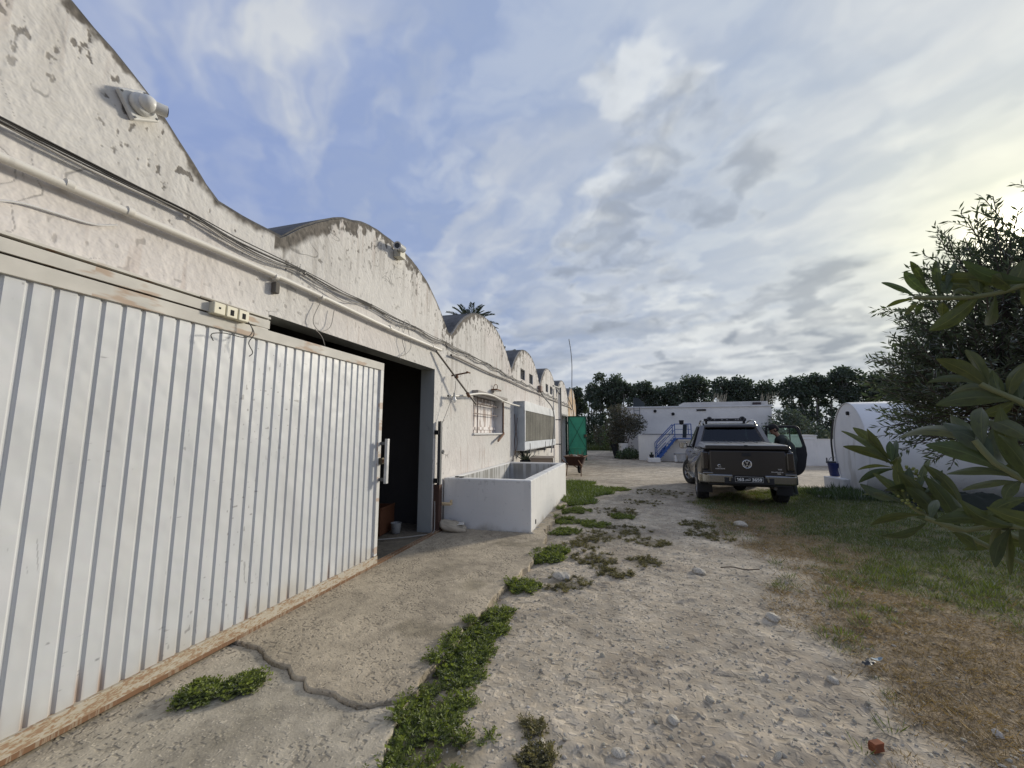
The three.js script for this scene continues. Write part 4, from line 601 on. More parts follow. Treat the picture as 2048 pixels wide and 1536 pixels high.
// ---------------------------------------------------------------- pickup truck, seen from behind. x right, y up, -z ahead, origin under the rear axle
const truck = thing('pickup_truck', 'dark brown pickup truck seen from behind with its right rear door open', 'pickup', [2.53, -0.02, -10.62], -0.075);
{
  const paint = new THREE.MeshPhysicalMaterial({ color: lin(0.020, 0.0175, 0.017), metalness: 0.2, roughness: 0.36, clearcoat: 0.9, clearcoatRoughness: 0.12 });
  const silver = new THREE.MeshPhysicalMaterial({ color: lin(0.15, 0.145, 0.148), metalness: 0.4, roughness: 0.42, clearcoat: 0.5, clearcoatRoughness: 0.2 });
  const chrome = std({ color: lin(0.25, 0.25, 0.245), metalness: 1, roughness: 0.22 }), black = std({ color: lin(0.012, 0.012, 0.013), roughness: 0.6 }), rubber = std({ color: lin(0.02, 0.02, 0.021), roughness: 0.9 }), dust = std({ color: lin(0.10, 0.09, 0.08), roughness: 0.95 });
  const glass = new THREE.MeshPhysicalMaterial({ color: lin(0.12, 0.17, 0.155), transmission: 1, thickness: 0, roughness: 0.03, ior: 1.5 });
  const badge = std({ color: lin(0.72, 0.72, 0.72), metalness: 0.9, roughness: 0.22 });
  const R0 = 0.375, wb = 3.06;
  // lower body: side profile with open wheel arches, extruded across
  const sh = new THREE.Shape(); const arch = (c) => { for (let i = 0; i <= 14; i++) { const a = Math.PI - (Math.PI * i) / 14; sh.lineTo(c + Math.cos(a) * 0.47, 0.42 + Math.sin(a) * 0.44); } };
  // shape x = -z (forwards positive)
  sh.moveTo(-0.98, 0.60); sh.lineTo(-0.6, 0.44); arch(0); sh.lineTo(wb - 0.5, 0.42); arch(wb); sh.lineTo(wb + 0.75, 0.46); sh.lineTo(wb + 0.86, 0.7); sh.lineTo(wb + 0.8, 0.98); sh.lineTo(wb + 0.45, 1.1); sh.lineTo(wb - 0.55, 1.16); sh.lineTo(0.55, 1.2); sh.lineTo(-0.95, 1.215); sh.lineTo(-1.0, 1.1); sh.closePath();
  const bev = 0.07, ext = new THREE.ExtrudeGeometry(sh, { depth: 1.82 - 2 * bev, bevelEnabled: true, bevelSize: 0.03, bevelThickness: bev, bevelSegments: 4, bevelOffset: -0.03, curveSegments: 6 });
  ext.rotateY(Math.PI / 2); ext.translate(-(1.82 - 2 * bev) / 2, 0, 0);
  const lb = flat(ext); { const p = lb.attributes.position; for (let i = 0; i < p.count; i++) { const y = p.getY(i); p.setX(i, p.getX(i) * (1 - 0.09 * smooth(0.9, 1.25, y) - 0.03 * smooth(0.75, 0.4, y))); } lb.computeVertexNormals(); }
  mesh('body', worldUV(lb), paint, truck);
  // cabin: a loft of rounded sections
  const sect = (hw, y, z0, z1, r) => { const o = []; const c = [[hw - r, z1 - r, 0], [-(hw - r), z1 - r, 1], [-(hw - r), z0 + r, 2], [hw - r, z0 + r, 3]]; for (const [cx, cz, q] of c) for (let k = 0; k <= 4; k++) { const a = q * Math.PI / 2 + (k / 4) * Math.PI / 2; o.push([cx + Math.cos(a) * r, y, cz + Math.sin(a) * r]); } return o; };
  const loft = (secs, cap = true) => { const pos = [], idx = [], n = secs[0].length; secs.forEach((s) => s.forEach((p) => pos.push(...p))); for (let i = 0; i < secs.length - 1; i++) for (let k = 0; k < n; k++) { const a = i * n + k, b = i * n + ((k + 1) % n), c = a + n, d = b + n; idx.push(a, c, b, b, c, d); } if (cap) { const t = secs.length - 1; const ctr = pos.length / 3; const s = secs[t]; pos.push(s.reduce((q, p) => q + p[0], 0) / n, s[0][1] + 0.015, s.reduce((q, p) => q + p[2], 0) / n); for (let k = 0; k < n; k++) idx.push(t * n + k, ctr, t * n + ((k + 1) % n)); } const g = new THREE.BufferGeometry(); g.setAttribute('position', new THREE.Float32BufferAttribute(pos, 3)); g.setIndex(idx); g.computeVertexNormals(); return g; };
  mesh('roof', flat(loft([sect(0.66, 1.70, -2.18, -0.86, 0.16), sect(0.665, 1.745, -2.2, -0.85, 0.16), sect(0.63, 1.785, -2.1, -0.9, 0.18), sect(0.5, 1.81, -1.9, -1.05, 0.2)])), paint, truck);
  const pil = (a, b, w, h, m, n) => new MB().beam(a, b, w, h).build(n, m, truck);
  for (const s of [-1, 1]) { pil([s * 0.80, 1.18, -0.58], [s * 0.62, 1.71, -0.93], 0.12, 0.10, silver, 'rear_pillar'); pil([s * 0.83, 1.16, -1.56], [s * 0.645, 1.72, -1.6], 0.07, 0.09, black, 'middle_pillar'); pil([s * 0.82, 1.14, -2.85], [s * 0.63, 1.72, -2.1], 0.07, 0.08, paint, 'front_pillar');
    new MB().beam([s * 0.80, 1.185, -0.56], [s * 0.855, 1.205, 0.42], 0.07, 0.05).build('sail_panel', silver, truck);
    new MB().tube([[s * 0.6, 1.79, -2.0], [s * 0.6, 1.86, -1.85], [s * 0.6, 1.865, -1.1], [s * 0.6, 1.79, -0.95]], 0.022, 8).build('roof_rail', chrome, truck); }
  const quad = (a, b, c, d, m, n, t = 0.006) => { const A = V(...a), B = V(...b), C = V(...c), D = V(...d), nn = B.clone().sub(A).cross(D.clone().sub(A)).normalize().multiplyScalar(t / 2); const f = [A, B, C, D].map((p) => p.clone().add(nn)), k = [A, B, C, D].map((p) => p.clone().sub(nn)); const q = []; const face = (x, y, z, w) => q.push(x, y, z, x, z, w); face(...f); face(k[3], k[2], k[1], k[0]); for (let i = 0; i < 4; i++) face(f[i], k[i], k[(i + 1) % 4], f[(i + 1) % 4]); const g = new THREE.BufferGeometry(); g.setAttribute('position', new THREE.Float32BufferAttribute(q.flatMap((p) => [p.x, p.y, p.z]), 3)); g.computeVertexNormals(); return mesh(n, flat(g), m, truck); };
  quad([-0.74, 1.21, -0.60], [0.74, 1.21, -0.60], [0.57, 1.70, -0.925], [-0.57, 1.70, -0.925], glass, 'rear_window');
  quad([0.7, 1.16, -2.92], [-0.7, 1.16, -2.92], [-0.58, 1.71, -2.17], [0.58, 1.71, -2.17], glass, 'windscreen');
  for (const s of [-1, 1]) { quad([s * 0.835, 1.17, -2.75], [s * 0.835, 1.17, -1.6], [s * 0.645, 1.70, -1.62], [s * 0.64, 1.70, -2.12], glass, 'side_window'); if (s < 0) quad([s * 0.835, 1.17, -1.54], [s * 0.815, 1.18, -0.66], [s * 0.635, 1.70, -0.95], [s * 0.645, 1.70, -1.58], glass, 'side_window'); }
  // cabin interior
  const seatM = std({ color: lin(0.03, 0.03, 0.032), roughness: 0.9 });
  new MB().box(0, 0.92, -0.95, 1.36, 0.62, 0.2, 0.06, -0.18).build('rear_seat', seatM, truck);
  for (const x of [-0.44, 0.44]) { new MB().box(x, 1.30, -0.86, 0.27, 0.19, 0.1, 0.05).build('headrest', seatM, truck); new MB().box(x * 0.95, 0.95, -1.9, 0.5, 0.75, 0.16, 0.06, -0.15).box(x * 0.95, 1.37, -1.84, 0.27, 0.2, 0.1, 0.05).build('front_seat', seatM, truck); }
  new MB().box(0, 1.03, -2.7, 1.4, 0.22, 0.3, 0.06).build('dashboard', seatM, truck);
  // rear: tailgate, tonneau lid, lamps, bumper, plate
  const tg = new MB().box(0, 0.905, 1.0, 1.40, 0.56, 0.05, 0.02).build('tailgate', paint, truck);
  new MB().box(0, 1.105, 1.029, 0.17, 0.075, 0.012, 0.005).build('tailgate_handle', black, tg);
  const lidS = new THREE.Shape(); lidS.moveTo(-1.04, 1.225); lidS.lineTo(-1.045, 1.30); lidS.quadraticCurveTo(-1.03, 1.335, -0.96, 1.345); lidS.lineTo(0.42, 1.38); lidS.lineTo(0.52, 1.34); lidS.lineTo(0.52, 1.225); lidS.closePath();
  const lg = new THREE.ExtrudeGeometry(lidS, { depth: 1.52, bevelEnabled: true, bevelSize: 0.015, bevelThickness: 0.06, bevelSegments: 3, bevelOffset: -0.015 }); lg.rotateY(Math.PI / 2); lg.translate(-0.76, 0, 0);
  const lf = flat(lg), lp = lf.attributes.position; for (let i = 0; i < lp.count; i++) { const x = lp.getX(i), y = lp.getY(i); if (y > 1.26) lp.setXY(i, x * (1 - 0.06 * smooth(1.26, 1.36, y)), y - 0.035 * (x / 0.8) ** 4); } lf.computeVertexNormals();
  const lid = mesh('tonneau_lid', worldUV(lf), new THREE.MeshPhysicalMaterial({ color: lin(0.23, 0.225, 0.225), metalness: 0.4, roughness: 0.45, clearcoat: 0.4 }), truck);
  for (const x of [-0.5, -0.25, 0, 0.25, 0.5]) new MB().beam([x, 1.352, 0.9], [x * 0.97, 1.386, -0.36], 0.014, 0.012).build('lid_rib', paint, lid);
  new MB().box(0, 1.285, 1.052, 0.07, 0.045, 0.02, 0.008).build('lid_lock', black, lid);
  new MB().box(0, 1.258, 1.049, 1.56, 0.075, 0.012, 0.005).build('lid_front', paint, lid);
  const lampM = new THREE.MeshPhysicalMaterial({ color: lin(0.006, 0.003, 0.003), roughness: 0.22, clearcoat: 1, clearcoatRoughness: 0.05 });
  for (const s of [-1, 1]) new MB().box(s * 0.79, 0.965, 0.955, 0.145, 0.42, 0.12, 0.045).build('tail_light', lampM, truck);
  const bm = new MB().box(0, 0.565, 1.03, 0.92, 0.15, 0.2, 0.02).box(0, 0.50, 1.0, 1.5, 0.09, 0.16, 0.02).build('bumper', black, truck);
  for (const s of [-1, 1]) { const c = new THREE.ExtrudeGeometry((() => { const q = new THREE.Shape(); q.moveTo(0.30, 1.13); q.lineTo(0.74, 1.11); q.quadraticCurveTo(0.90, 1.08, 0.92, 0.92); q.lineTo(0.92, 0.62); q.lineTo(0.82, 0.62); q.lineTo(0.80, 0.94); q.lineTo(0.3, 0.96); q.closePath(); return q; })(), { depth: 0.13, bevelEnabled: true, bevelSize: 0.012, bevelThickness: 0.025, bevelSegments: 3, bevelOffset: -0.012, curveSegments: 8 }); c.rotateX(Math.PI / 2); c.translate(0, 0.66, 0); if (s < 0) { c.scale(-1, 1, 1); const ix = c.index; const p = flat(c); const a = p.attributes.position.array; for (let i = 0; i < a.length; i += 9) for (let k = 0; k < 3; k++) { const t = a[i + 3 + k]; a[i + 3 + k] = a[i + 6 + k]; a[i + 6 + k] = t; } p.computeVertexNormals(); mesh('bumper_corner', p, chrome, truck); } else { mesh('bumper_corner', flat(c), chrome, truck); }
    new MB().box(s * 0.76, 0.705, 1.04, 0.2, 0.035, 0.16, 0.01).build('bumper_step', chrome, truck); new MB().box(s * 0.345, 0.60, 1.14, 0.035, 0.10, 0.02, 0.006, 0, 0, s * 0.15).build('plate_lamp_fin', chrome, truck); }
  // number plate
  const cv = document.createElement('canvas'); cv.width = 520; cv.height = 120; const cx = cv.getContext('2d'); cx.fillStyle = '#0b0b0d'; cx.fillRect(0, 0, 520, 120); cx.strokeStyle = '#c9c9c5'; cx.lineWidth = 5; cx.strokeRect(6, 6, 508, 108); cx.fillStyle = '#e9e9e4'; cx.font = 'bold 84px sans-serif'; cx.textBaseline = 'middle'; cx.textAlign = 'center'; cx.fillText('163', 100, 63); cx.fillText('3659', 404, 63);
  cx.lineWidth = 8; cx.lineCap = 'round'; cx.beginPath(); cx.moveTo(286, 52); cx.quadraticCurveTo(288, 78, 268, 76); cx.lineTo(206, 78); cx.quadraticCurveTo(188, 100, 182, 74); cx.moveTo(268, 76); cx.lineTo(268, 62); cx.moveTo(256, 76); cx.lineTo(256, 62); cx.moveTo(242, 76); cx.lineTo(242, 60); cx.stroke(); cx.beginPath(); cx.arc(222, 66, 11, 0, 6.3); cx.stroke(); cx.beginPath(); cx.arc(284, 34, 4, 0, 6.3); cx.arc(272, 34, 4, 0, 6.3); cx.arc(196, 58, 4, 0, 6.3); cx.fill();
  const pt = new THREE.CanvasTexture(cv); pt.colorSpace = THREE.SRGBColorSpace;
  const pl = mesh('number_plate', new THREE.BoxGeometry(0.52, 0.12, 0.008), std({ map: pt, roughness: 0.4 }), truck); pl.position.set(0, 0.60, 1.138);
  // emblem and lettering
  const em = new MB().add(new THREE.TorusGeometry(0.083, 0.011, 10, 36), M4().makeTranslation(0, 0.905, 1.032)).build('emblem', badge, truck);
  const stroke = (pts, n) => { const m = new MB(); for (let i = 0; i < pts.length - 1; i++) m.beam([...pts[i], 1.034], [...pts[i + 1], 1.034], 0.014, 0.014); m.build(n, badge, em); };
  stroke([[-0.034, 0.978], [0, 0.915], [0.034, 0.978]], 'emblem_letter'); stroke([[-0.072, 0.945], [-0.036, 0.84], [0, 0.895], [0.036, 0.84], [0.072, 0.945]], 'emblem_letter');
  new MB().add(new THREE.CircleGeometry(0.075, 30), M4().makeTranslation(0, 0.905, 1.0275)).build('emblem_ground', black, em);
  const textPlate = (txt, w, h, x, y, name, italic) => { const c = document.createElement('canvas'); c.width = 512; c.height = Math.round(512 * h / w); const q = c.getContext('2d'); q.clearRect(0, 0, c.width, c.height); q.fillStyle = '#fff'; q.font = `bold ${Math.round(c.height * 0.8)}px sans-serif`; q.textAlign = 'center'; q.textBaseline = 'middle'; const mw = q.measureText(txt).width; q.setTransform(Math.min(1.3, 500 / mw), 0, 0, 1, 0, 0); q.fillText(txt, 256 / Math.min(1.3, 500 / mw), c.height / 2); const t = new THREE.CanvasTexture(c); t.colorSpace = THREE.SRGBColorSpace; const d = q.getImageData(0, 0, c.width, c.height).data; const a = new Uint8Array(c.width * c.height * 4); for (let j = 0; j < c.height; j++) for (let i = 0; i < c.width; i++) { const s = ((c.height - 1 - j) * c.width + i) * 4, o = (j * c.width + i) * 4; a[o] = a[o + 1] = a[o + 2] = d[s + 3]; a[o + 3] = 255; } const al = new THREE.DataTexture(a, c.width, c.height); al.magFilter = THREE.LinearFilter; al.needsUpdate = true; const m = mesh(name, new THREE.PlaneGeometry(w, h), std({ color: lin(0.6, 0.6, 0.6), metalness: 0.6, roughness: 0.3, alphaMap: al, transparent: true }), truck); m.position.set(x, y, 1.0275); };
  textPlate('AMAROK', 0.28, 0.042, -0.51, 0.80, 'model_lettering'); textPlate('TDI', 0.1, 0.045, 0.59, 0.81, 'engine_lettering'); textPlate('BlueMotion', 0.22, 0.042, 0.54, 0.755, 'engine_lettering');
  new MB().add(new THREE.TorusGeometry(0.022, 0.008, 6, 16, 4.4), M4().makeTranslation(-0.53, 0.865, 1.03)).box(-0.51, 0.835, 1.03, 0.04, 0.01, 0.008).build('small_emblem', badge, truck);
  new MB().box(0.57, 0.722, 1.03, 0.06, 0.016, 0.006).build('small_emblem', badge, truck);
  // underside
  new MB().box(0, 0.62, -1.2, 1.3, 0.2, 4.3).build('underside', black, truck); new MB().bar([-0.75, R0, 0], [0.75, R0, 0], 0.05, 10).add(new THREE.SphereGeometry(0.15, 14, 10), M4().makeTranslation(0, R0, 0)).build('rear_axle', black, truck);
  new MB().bar([0, 0.55, 0.62], [0, 0.72, 0.62], 0.36, 24).build('spare_wheel', rubber, truck); new MB().bar([0.45, 0.42, 0.3], [0.5, 0.42, 0.98], 0.035, 12).build('exhaust', std({ color: lin(0.14, 0.13, 0.12), metalness: 0.7, roughness: 0.5 }), truck);
  for (const x of [-0.9, 0.9]) new MB().box(x * 0.86, 0.36, 0.47, 0.3, 0.28, 0.02, 0.004).build('mud_flap', black, truck);
  const wheel = (x, z, steer) => { const g = new THREE.Group(); g.name = 'wheel'; truck.add(g); g.position.set(x, R0, z); g.rotation.y = steer; const s = Math.sign(x); const m = M4().makeRotationZ(Math.PI / 2);
    const ty = new MB().lathe([[0.23, -0.12], [0.33, -0.125], [0.365, -0.105], [R0, -0.07], [R0, 0.07], [0.365, 0.105], [0.33, 0.125], [0.23, 0.12]], 40, 0, 0, 0, m); for (let k = 0; k < 40; k++) { const a = (k / 40) * 6.283; ty.box((k % 2 ? 0.05 : -0.05), Math.cos(a) * R0, Math.sin(a) * R0, 0.085, 0.014, 0.034, 0, a); } ty.build('tyre', rubber, g);
    new MB().lathe([[0.0, 0.08], [0.06, 0.08], [0.21, 0.05], [0.232, 0.115], [0.215, 0.118], [0.2, 0.06]], 30, 0, 0, 0, M4().makeRotationZ(-s * Math.PI / 2)).build('rim', std({ color: lin(0.3, 0.3, 0.3), metalness: 0.8, roughness: 0.35 }), g);
    const sp = new MB(); for (let k = 0; k < 6; k++) { const a = k * 1.047; sp.beam([s * 0.085, Math.cos(a) * 0.04, Math.sin(a) * 0.04], [s * 0.1, Math.cos(a) * 0.215, Math.sin(a) * 0.215], 0.05, 0.02); } sp.build('spokes', std({ color: lin(0.45, 0.45, 0.45), metalness: 0.8, roughness: 0.3 }), g); return g; };
  wheel(-0.80, 0, 0); wheel(0.80, 0, 0); wheel(-0.80, -wb, 0.42); wheel(0.80, -wb, 0.42);
  for (const s of [-1, 1]) for (const z of [0, -wb]) { const a = new THREE.TorusGeometry(0.47, 0.035, 8, 24, Math.PI); a.rotateY(Math.PI / 2); a.translate(s * 0.875, 0.42, z); mesh('wheel_arch_trim', flat(a), paint, truck); }
  for (const s of [-1, 1]) { const mr = new MB().box(s * 1.04, 1.2, -2.42, 0.22, 0.2, 0.12, 0.05).build('door_mirror', paint, truck); new MB().box(s * 1.045, 1.2, -2.354, 0.18, 0.16, 0.006, 0.002).build('mirror_glass', std({ color: lin(0.5, 0.5, 0.5), metalness: 1, roughness: 0.05 }), mr); new MB().box(s * 0.9, 1.15, -2.43, 0.14, 0.05, 0.06, 0.015).build('mirror_arm', black, mr); new MB().box(s * 0.9, 0.42, -1.55, 0.12, 0.04, 1.7, 0.015).build('side_step', chrome, truck); }
  for (const s of [-1]) for (const z of [-1.0, -2.1]) new MB().box(s * 0.90, 1.02, z, 0.03, 0.035, 0.2, 0.01).build('door_handle', chrome, truck);
  // light bar on the roof
  const lb2 = new MB().box(-0.05, 1.905, -1.25, 1.0, 0.075, 0.12, 0.012).build('roof_light_bar', black, truck);
  for (const x of [-0.42, 0.36]) { new MB().bar([x, 1.93, -1.19], [x, 1.93, -1.27], 0.062, 20).build('spot_lamp', black, lb2); new MB().add(new THREE.TorusGeometry(0.045, 0.01, 8, 20), M4().makeTranslation(x, 1.93, -1.186)).build('lamp_ring', greySteel, lb2); }
  for (const x of [-0.3, -0.12, 0.0, 0.2, 0.26]) new MB().box(x, 1.905, -1.188, 0.028, 0.018, 0.008, 0.003).build('bolt', badge, lb2);
  for (const x of [-0.5, 0.4]) new MB().box(x, 1.83, -1.25, 0.05, 0.1, 0.08).build('bar_foot', black, lb2);
  // open right rear door, hinged at its front edge
  const d = new THREE.Group(); d.name = 'open_door'; truck.add(d); d.position.set(0.90, 0, -1.62); d.rotation.y = -0.22; // leaf runs outwards along +x
  const ds = new THREE.Shape(); ds.moveTo(0.0, 0.5); ds.lineTo(0.62, 0.47); ds.quadraticCurveTo(0.80, 0.50, 0.86, 0.72); ds.lineTo(0.91, 1.02); ds.lineTo(0.90, 1.2); ds.lineTo(0.80, 1.66); ds.quadraticCurveTo(0.77, 1.745, 0.66, 1.75); ds.lineTo(0.06, 1.76); ds.lineTo(0.0, 1.2); ds.closePath();
  const hw = new THREE.Path(); hw.moveTo(0.08, 1.2); hw.lineTo(0.11, 1.69); hw.lineTo(0.66, 1.685); hw.quadraticCurveTo(0.72, 1.68, 0.735, 1.6); hw.lineTo(0.82, 1.26); hw.quadraticCurveTo(0.83, 1.2, 0.78, 1.2); hw.closePath(); ds.holes.push(hw);
  mesh('door_panel', flat(new THREE.ExtrudeGeometry(ds, { depth: 0.07, bevelEnabled: true, bevelSize: 0.012, bevelThickness: 0.02, bevelSegments: 2, bevelOffset: -0.012 })), black, d);
  const gs = new THREE.Shape(hw.getPoints(6)); const gm = mesh('door_window', flat(new THREE.ExtrudeGeometry(gs, { depth: 0.005, bevelEnabled: false })), new THREE.MeshPhysicalMaterial({ color: lin(0.72, 0.86, 0.78), transmission: 1, thickness: 0, roughness: 0.02 }), d); gm.position.z = 0.03;
  new MB().box(0.58, 1.44, 0.035, 0.025, 0.49, 0.03).build('window_divider', black, d); new MB().box(0.4, 0.98, 0.1, 0.5, 0.1, 0.05, 0.02).build('armrest', black, d);
}
// ---------------------------------------------------------------- man leaning into the open door
{
  const sdCap = (p, a, b, ra, rb) => { const ax = b[0] - a[0], ay = b[1] - a[1], az = b[2] - a[2], px = p[0] - a[0], py = p[1] - a[1], pz = p[2] - a[2]; const t = clamp((px * ax + py * ay + pz * az) / (ax * ax + ay * ay + az * az)); return Math.hypot(px - ax * t, py - ay * t, pz - az * t) - mix(ra, rb, t); };
  const smin = (a, b, k) => { const h = Math.max(k - Math.abs(a - b), 0) / k; return Math.min(a, b) - h * h * k * 0.25; };
  const meshSDF = (f, c, half, res) => { const mc = new MarchingCubes(res, new THREE.MeshStandardMaterial(), false, false, 120000); mc.isolation = 0; const hs = res / 2; for (let k = 0; k < res; k++) for (let j = 0; j < res; j++) for (let i = 0; i < res; i++) mc.field[i + j * res + k * res * res] = -f([c[0] + ((i - hs) / hs) * half, c[1] + ((j - hs) / hs) * half, c[2] + ((k - hs) / hs) * half]); mc.update(); const n = mc.count, g = new THREE.BufferGeometry(); const p = new Float32Array(n * 3), q = new Float32Array(n * 3); for (let i = 0; i < n * 3; i += 3) { for (let e = 0; e < 3; e++) { p[i + e] = c[e] + mc.positionArray[i + e] * half; q[i + e] = mc.normalArray[i + e]; } } g.setAttribute('position', new THREE.BufferAttribute(p, 3)); g.setAttribute('normal', new THREE.BufferAttribute(q, 3)); return flat(g); };
  const t = thing('person', 'person in a dark cap and dark jacket leaning into the open pickup door', 'person', [3.93, -0.03, -11.85], 0.0);
  // x right, person faces -x (towards the cabin), bent forwards
  const hip = [0.1, 0.93, 0], neck = [-0.13, 1.46, 0.02], skull = [-0.235, 1.66, 0.03];
  const body = (p) => { let d = sdCap(p, hip, [0.04, 1.18, 0], 0.145, 0.15); d = smin(d, sdCap(p, [0.04, 1.18, 0], [-0.06, 1.38, 0.01], 0.155, 0.14), 0.12); for (const s of [-1, 1]) { d = smin(d, sdCap(p, [-0.07, 1.40, s * 0.05], [-0.08, 1.385, s * 0.19], 0.095, 0.075), 0.08); d = smin(d, sdCap(p, [-0.08, 1.385, s * 0.2], [-0.2, 1.15, s * 0.23], 0.062, 0.05), 0.05); d = smin(d, sdCap(p, [-0.2, 1.15, s * 0.23], [-0.42, 1.12, s * 0.16], 0.05, 0.036), 0.03); d = smin(d, sdCap(p, [0.1, 0.9, s * 0.09], [0.06, 0.5, s * 0.12], 0.1, 0.068), 0.06); d = smin(d, sdCap(p, [0.06, 0.5, s * 0.12], [0.12, 0.1, s * 0.13], 0.062, 0.042), 0.04); d = smin(d, sdCap(p, [0.13, 0.045, s * 0.13], [-0.09, 0.035, s * 0.14], 0.045, 0.036), 0.03); } return smin(d, sdCap(p, [-0.1, 1.42, 0.015], neck, 0.065, 0.055), 0.05); };
  const cloth = std({ color: lin(0.04, 0.045, 0.04), roughness: 0.95 }), skin = std({ color: lin(0.30, 0.17, 0.11), roughness: 0.6 }), hair = std({ color: lin(0.012, 0.011, 0.011), roughness: 0.9 });
  mesh('body', meshSDF(body, [-0.05, 0.78, 0], 0.86, 112), cloth, t);
  const head = (p) => { const q = [p[0] - skull[0], p[1] - skull[1], p[2] - skull[2]]; const c = Math.cos(0.45), s = Math.sin(0.45); const x = q[0] * c + q[1] * -s * -1, y = -q[0] * s * -1 * -1 + q[1] * c, z = q[2]; let d = Math.hypot(x / 0.098, (y - 0.02) / 0.112, z / 0.078) * 0.09 - 0.09; d = smin(d, Math.hypot((x + 0.045) / 0.055, (y + 0.075) / 0.055, z / 0.05) * 0.05 - 0.05, 0.04); d = smin(d, sdCap([x, y, z], [-0.092, 0.0, 0], [-0.118, -0.03, 0], 0.008, 0.014), 0.014); for (const e of [-1, 1]) { d = smin(d, Math.hypot((x - 0.005) / 0.02, (y + 0.01) / 0.034, (z - e * 0.08) / 0.012) * 0.014 - 0.014, 0.008); const ey = Math.hypot(x + 0.088, y - 0.012, z - e * 0.032) - 0.013; d = Math.max(d, -ey); } d = Math.max(d, -(Math.hypot((x + 0.098) / 1, (y + 0.068) * 3, z / 1.8) - 0.012)); return smin(d, sdCap(p, neck, [skull[0] + 0.03, skull[1] - 0.07, skull[2]], 0.056, 0.052), 0.03); };
  mesh('head', meshSDF(head, [skull[0] + 0.03, skull[1] - 0.05, skull[2]], 0.2, 72), skin, t);
  const hm = M4().makeRotationZ(0.45).setPosition(skull[0], skull[1], skull[2]);
  const capG = new THREE.SphereGeometry(1, 28, 14, 0, 6.3, 0, 1.75); capG.scale(0.108, 0.108, 0.09); capG.translate(0.004, 0.04, 0); const peak = new THREE.CylinderGeometry(0.085, 0.088, 0.008, 20, 1, false, Math.PI, Math.PI); peak.rotateY(0); peak.scale(1.2, 1, 0.85); peak.translate(-0.07, 0.045, 0);
  new MB().add(capG, hm).add(peak, hm).build('cap', hair, t);
  const hb = new THREE.SphereGeometry(1, 20, 10, 0, 6.3, 1.2, 1.0); hb.scale(0.101, 0.115, 0.082); hb.translate(0.016, 0.0, 0); new MB().add(hb, hm).build('hair', hair, t);
  for (const s of [-1, 1]) { const w = [-0.44, 1.12, s * 0.155]; const hand = (p) => { let d = sdCap(p, w, [w[0] - 0.08, w[1] - 0.012, w[2]], 0.028, 0.034); d = smin(d, sdCap(p, [w[0] - 0.05, w[1] - 0.01, w[2] + 0.026], [w[0] - 0.05, w[1] - 0.01, w[2] - 0.026], 0.016, 0.016), 0.02); for (let f = 0; f < 4; f++) { const z = w[2] + (f - 1.5) * 0.019, L = [0.062, 0.07, 0.066, 0.052][f]; const k = [w[0] - 0.095, w[1] - 0.01, z], m = [k[0] - L * 0.55, k[1] - 0.012, z], e = [m[0] - L * 0.4, m[1] - 0.03, z]; d = Math.min(d, Math.min(sdCap(p, [w[0] - 0.06, w[1] - 0.01, z], k, 0.009, 0.009), sdCap(p, k, m, 0.009, 0.008), sdCap(p, m, e, 0.008, 0.0065))); } const th = [w[0] - 0.03, w[1] - 0.015, w[2] - s * 0.03]; return Math.min(d, Math.min(sdCap(p, th, [th[0] - 0.035, th[1] - 0.015, th[2] - s * 0.022], 0.012, 0.01), sdCap(p, [th[0] - 0.035, th[1] - 0.015, th[2] - s * 0.022], [th[0] - 0.065, th[1] - 0.02, th[2] - s * 0.02], 0.01, 0.008))); }; mesh('hand', meshSDF(hand, [w[0] - 0.07, w[1] - 0.02, w[2]], 0.13, 72), skin, t); }
}
// ---------------------------------------------------------------- white buildings, stair, low wall, tank
const blueSteel = std({ color: lin(0.018, 0.075, 0.27), roughness: 0.5 });
{
  const t = thing('flat_roofed_building', 'white flat roofed building behind the terrace, with a weathered parapet', 'building', [0, 0, -28]);
  new MB().box(4.26, 1.57, -2.5, 8.92, 3.2, 5).build('wall', washBright, t);
  new MB().box(4.26, 3.21, -2.5, 9.06, 0.09, 5.15).build('roof_edge', wash, t);
  new MB().box(6.2, 3.36, -1.5, 4.9, 0.28, 2.4, 0.03).build('raised_parapet', std({ map: washMap, roughness: 0.95, color: lin(0.86, 0.83, 0.78) }), t);
  for (const [x, y] of [[1.95, 2.95], [3.05, 2.75]]) new MB().bar([x, y, -0.02], [x, y, 0.05], 0.1, 12).build('pipe_hole', darkGap, t);
  new MB().box(4.75, 2.98, 0.02, 0.55, 0.1, 0.06).build('drain_spout', darkGap, t);
  new MB().box(8.0, 3.34, -0.35, 0.45, 0.18, 0.4, 0.02).build('roof_box', std({ color: lin(0.05, 0.035, 0.035), roughness: 0.8 }), t);
  const ld = new MB(); for (const x of [0.62, 0.98]) ld.bar([x, 1.3, 0.09], [x, 3.2, 0.09], 0.018, 6); for (let y = 1.5; y < 3.2; y += 0.25) ld.bar([0.62, y, 0.09], [0.98, y, 0.09], 0.014, 6); ld.build('wall_ladder', greySteel, t);
}
{
  const b = thing('roof_panel', 'small dark slanted panel standing on the white building roof edge', 'panel', [0.95, 3.26, -28.3], 0.25);
  const s = new THREE.Shape(); s.moveTo(-0.38, 0); s.lineTo(-0.34, 0.62); s.lineTo(0.0, 0.56); s.lineTo(0.42, 0.2); s.lineTo(0.3, 0); s.closePath(); mesh('panel', flat(new THREE.ExtrudeGeometry(s, { depth: 0.06, bevelEnabled: true, bevelSize: 0.01, bevelThickness: 0.01 })), std({ color: lin(0.02, 0.03, 0.035), roughness: 0.5 }), b); new MB().bar([0, 0.0, -0.3], [0, 0.4, 0.0], 0.03, 6).build('strut', greySteel, b);
}
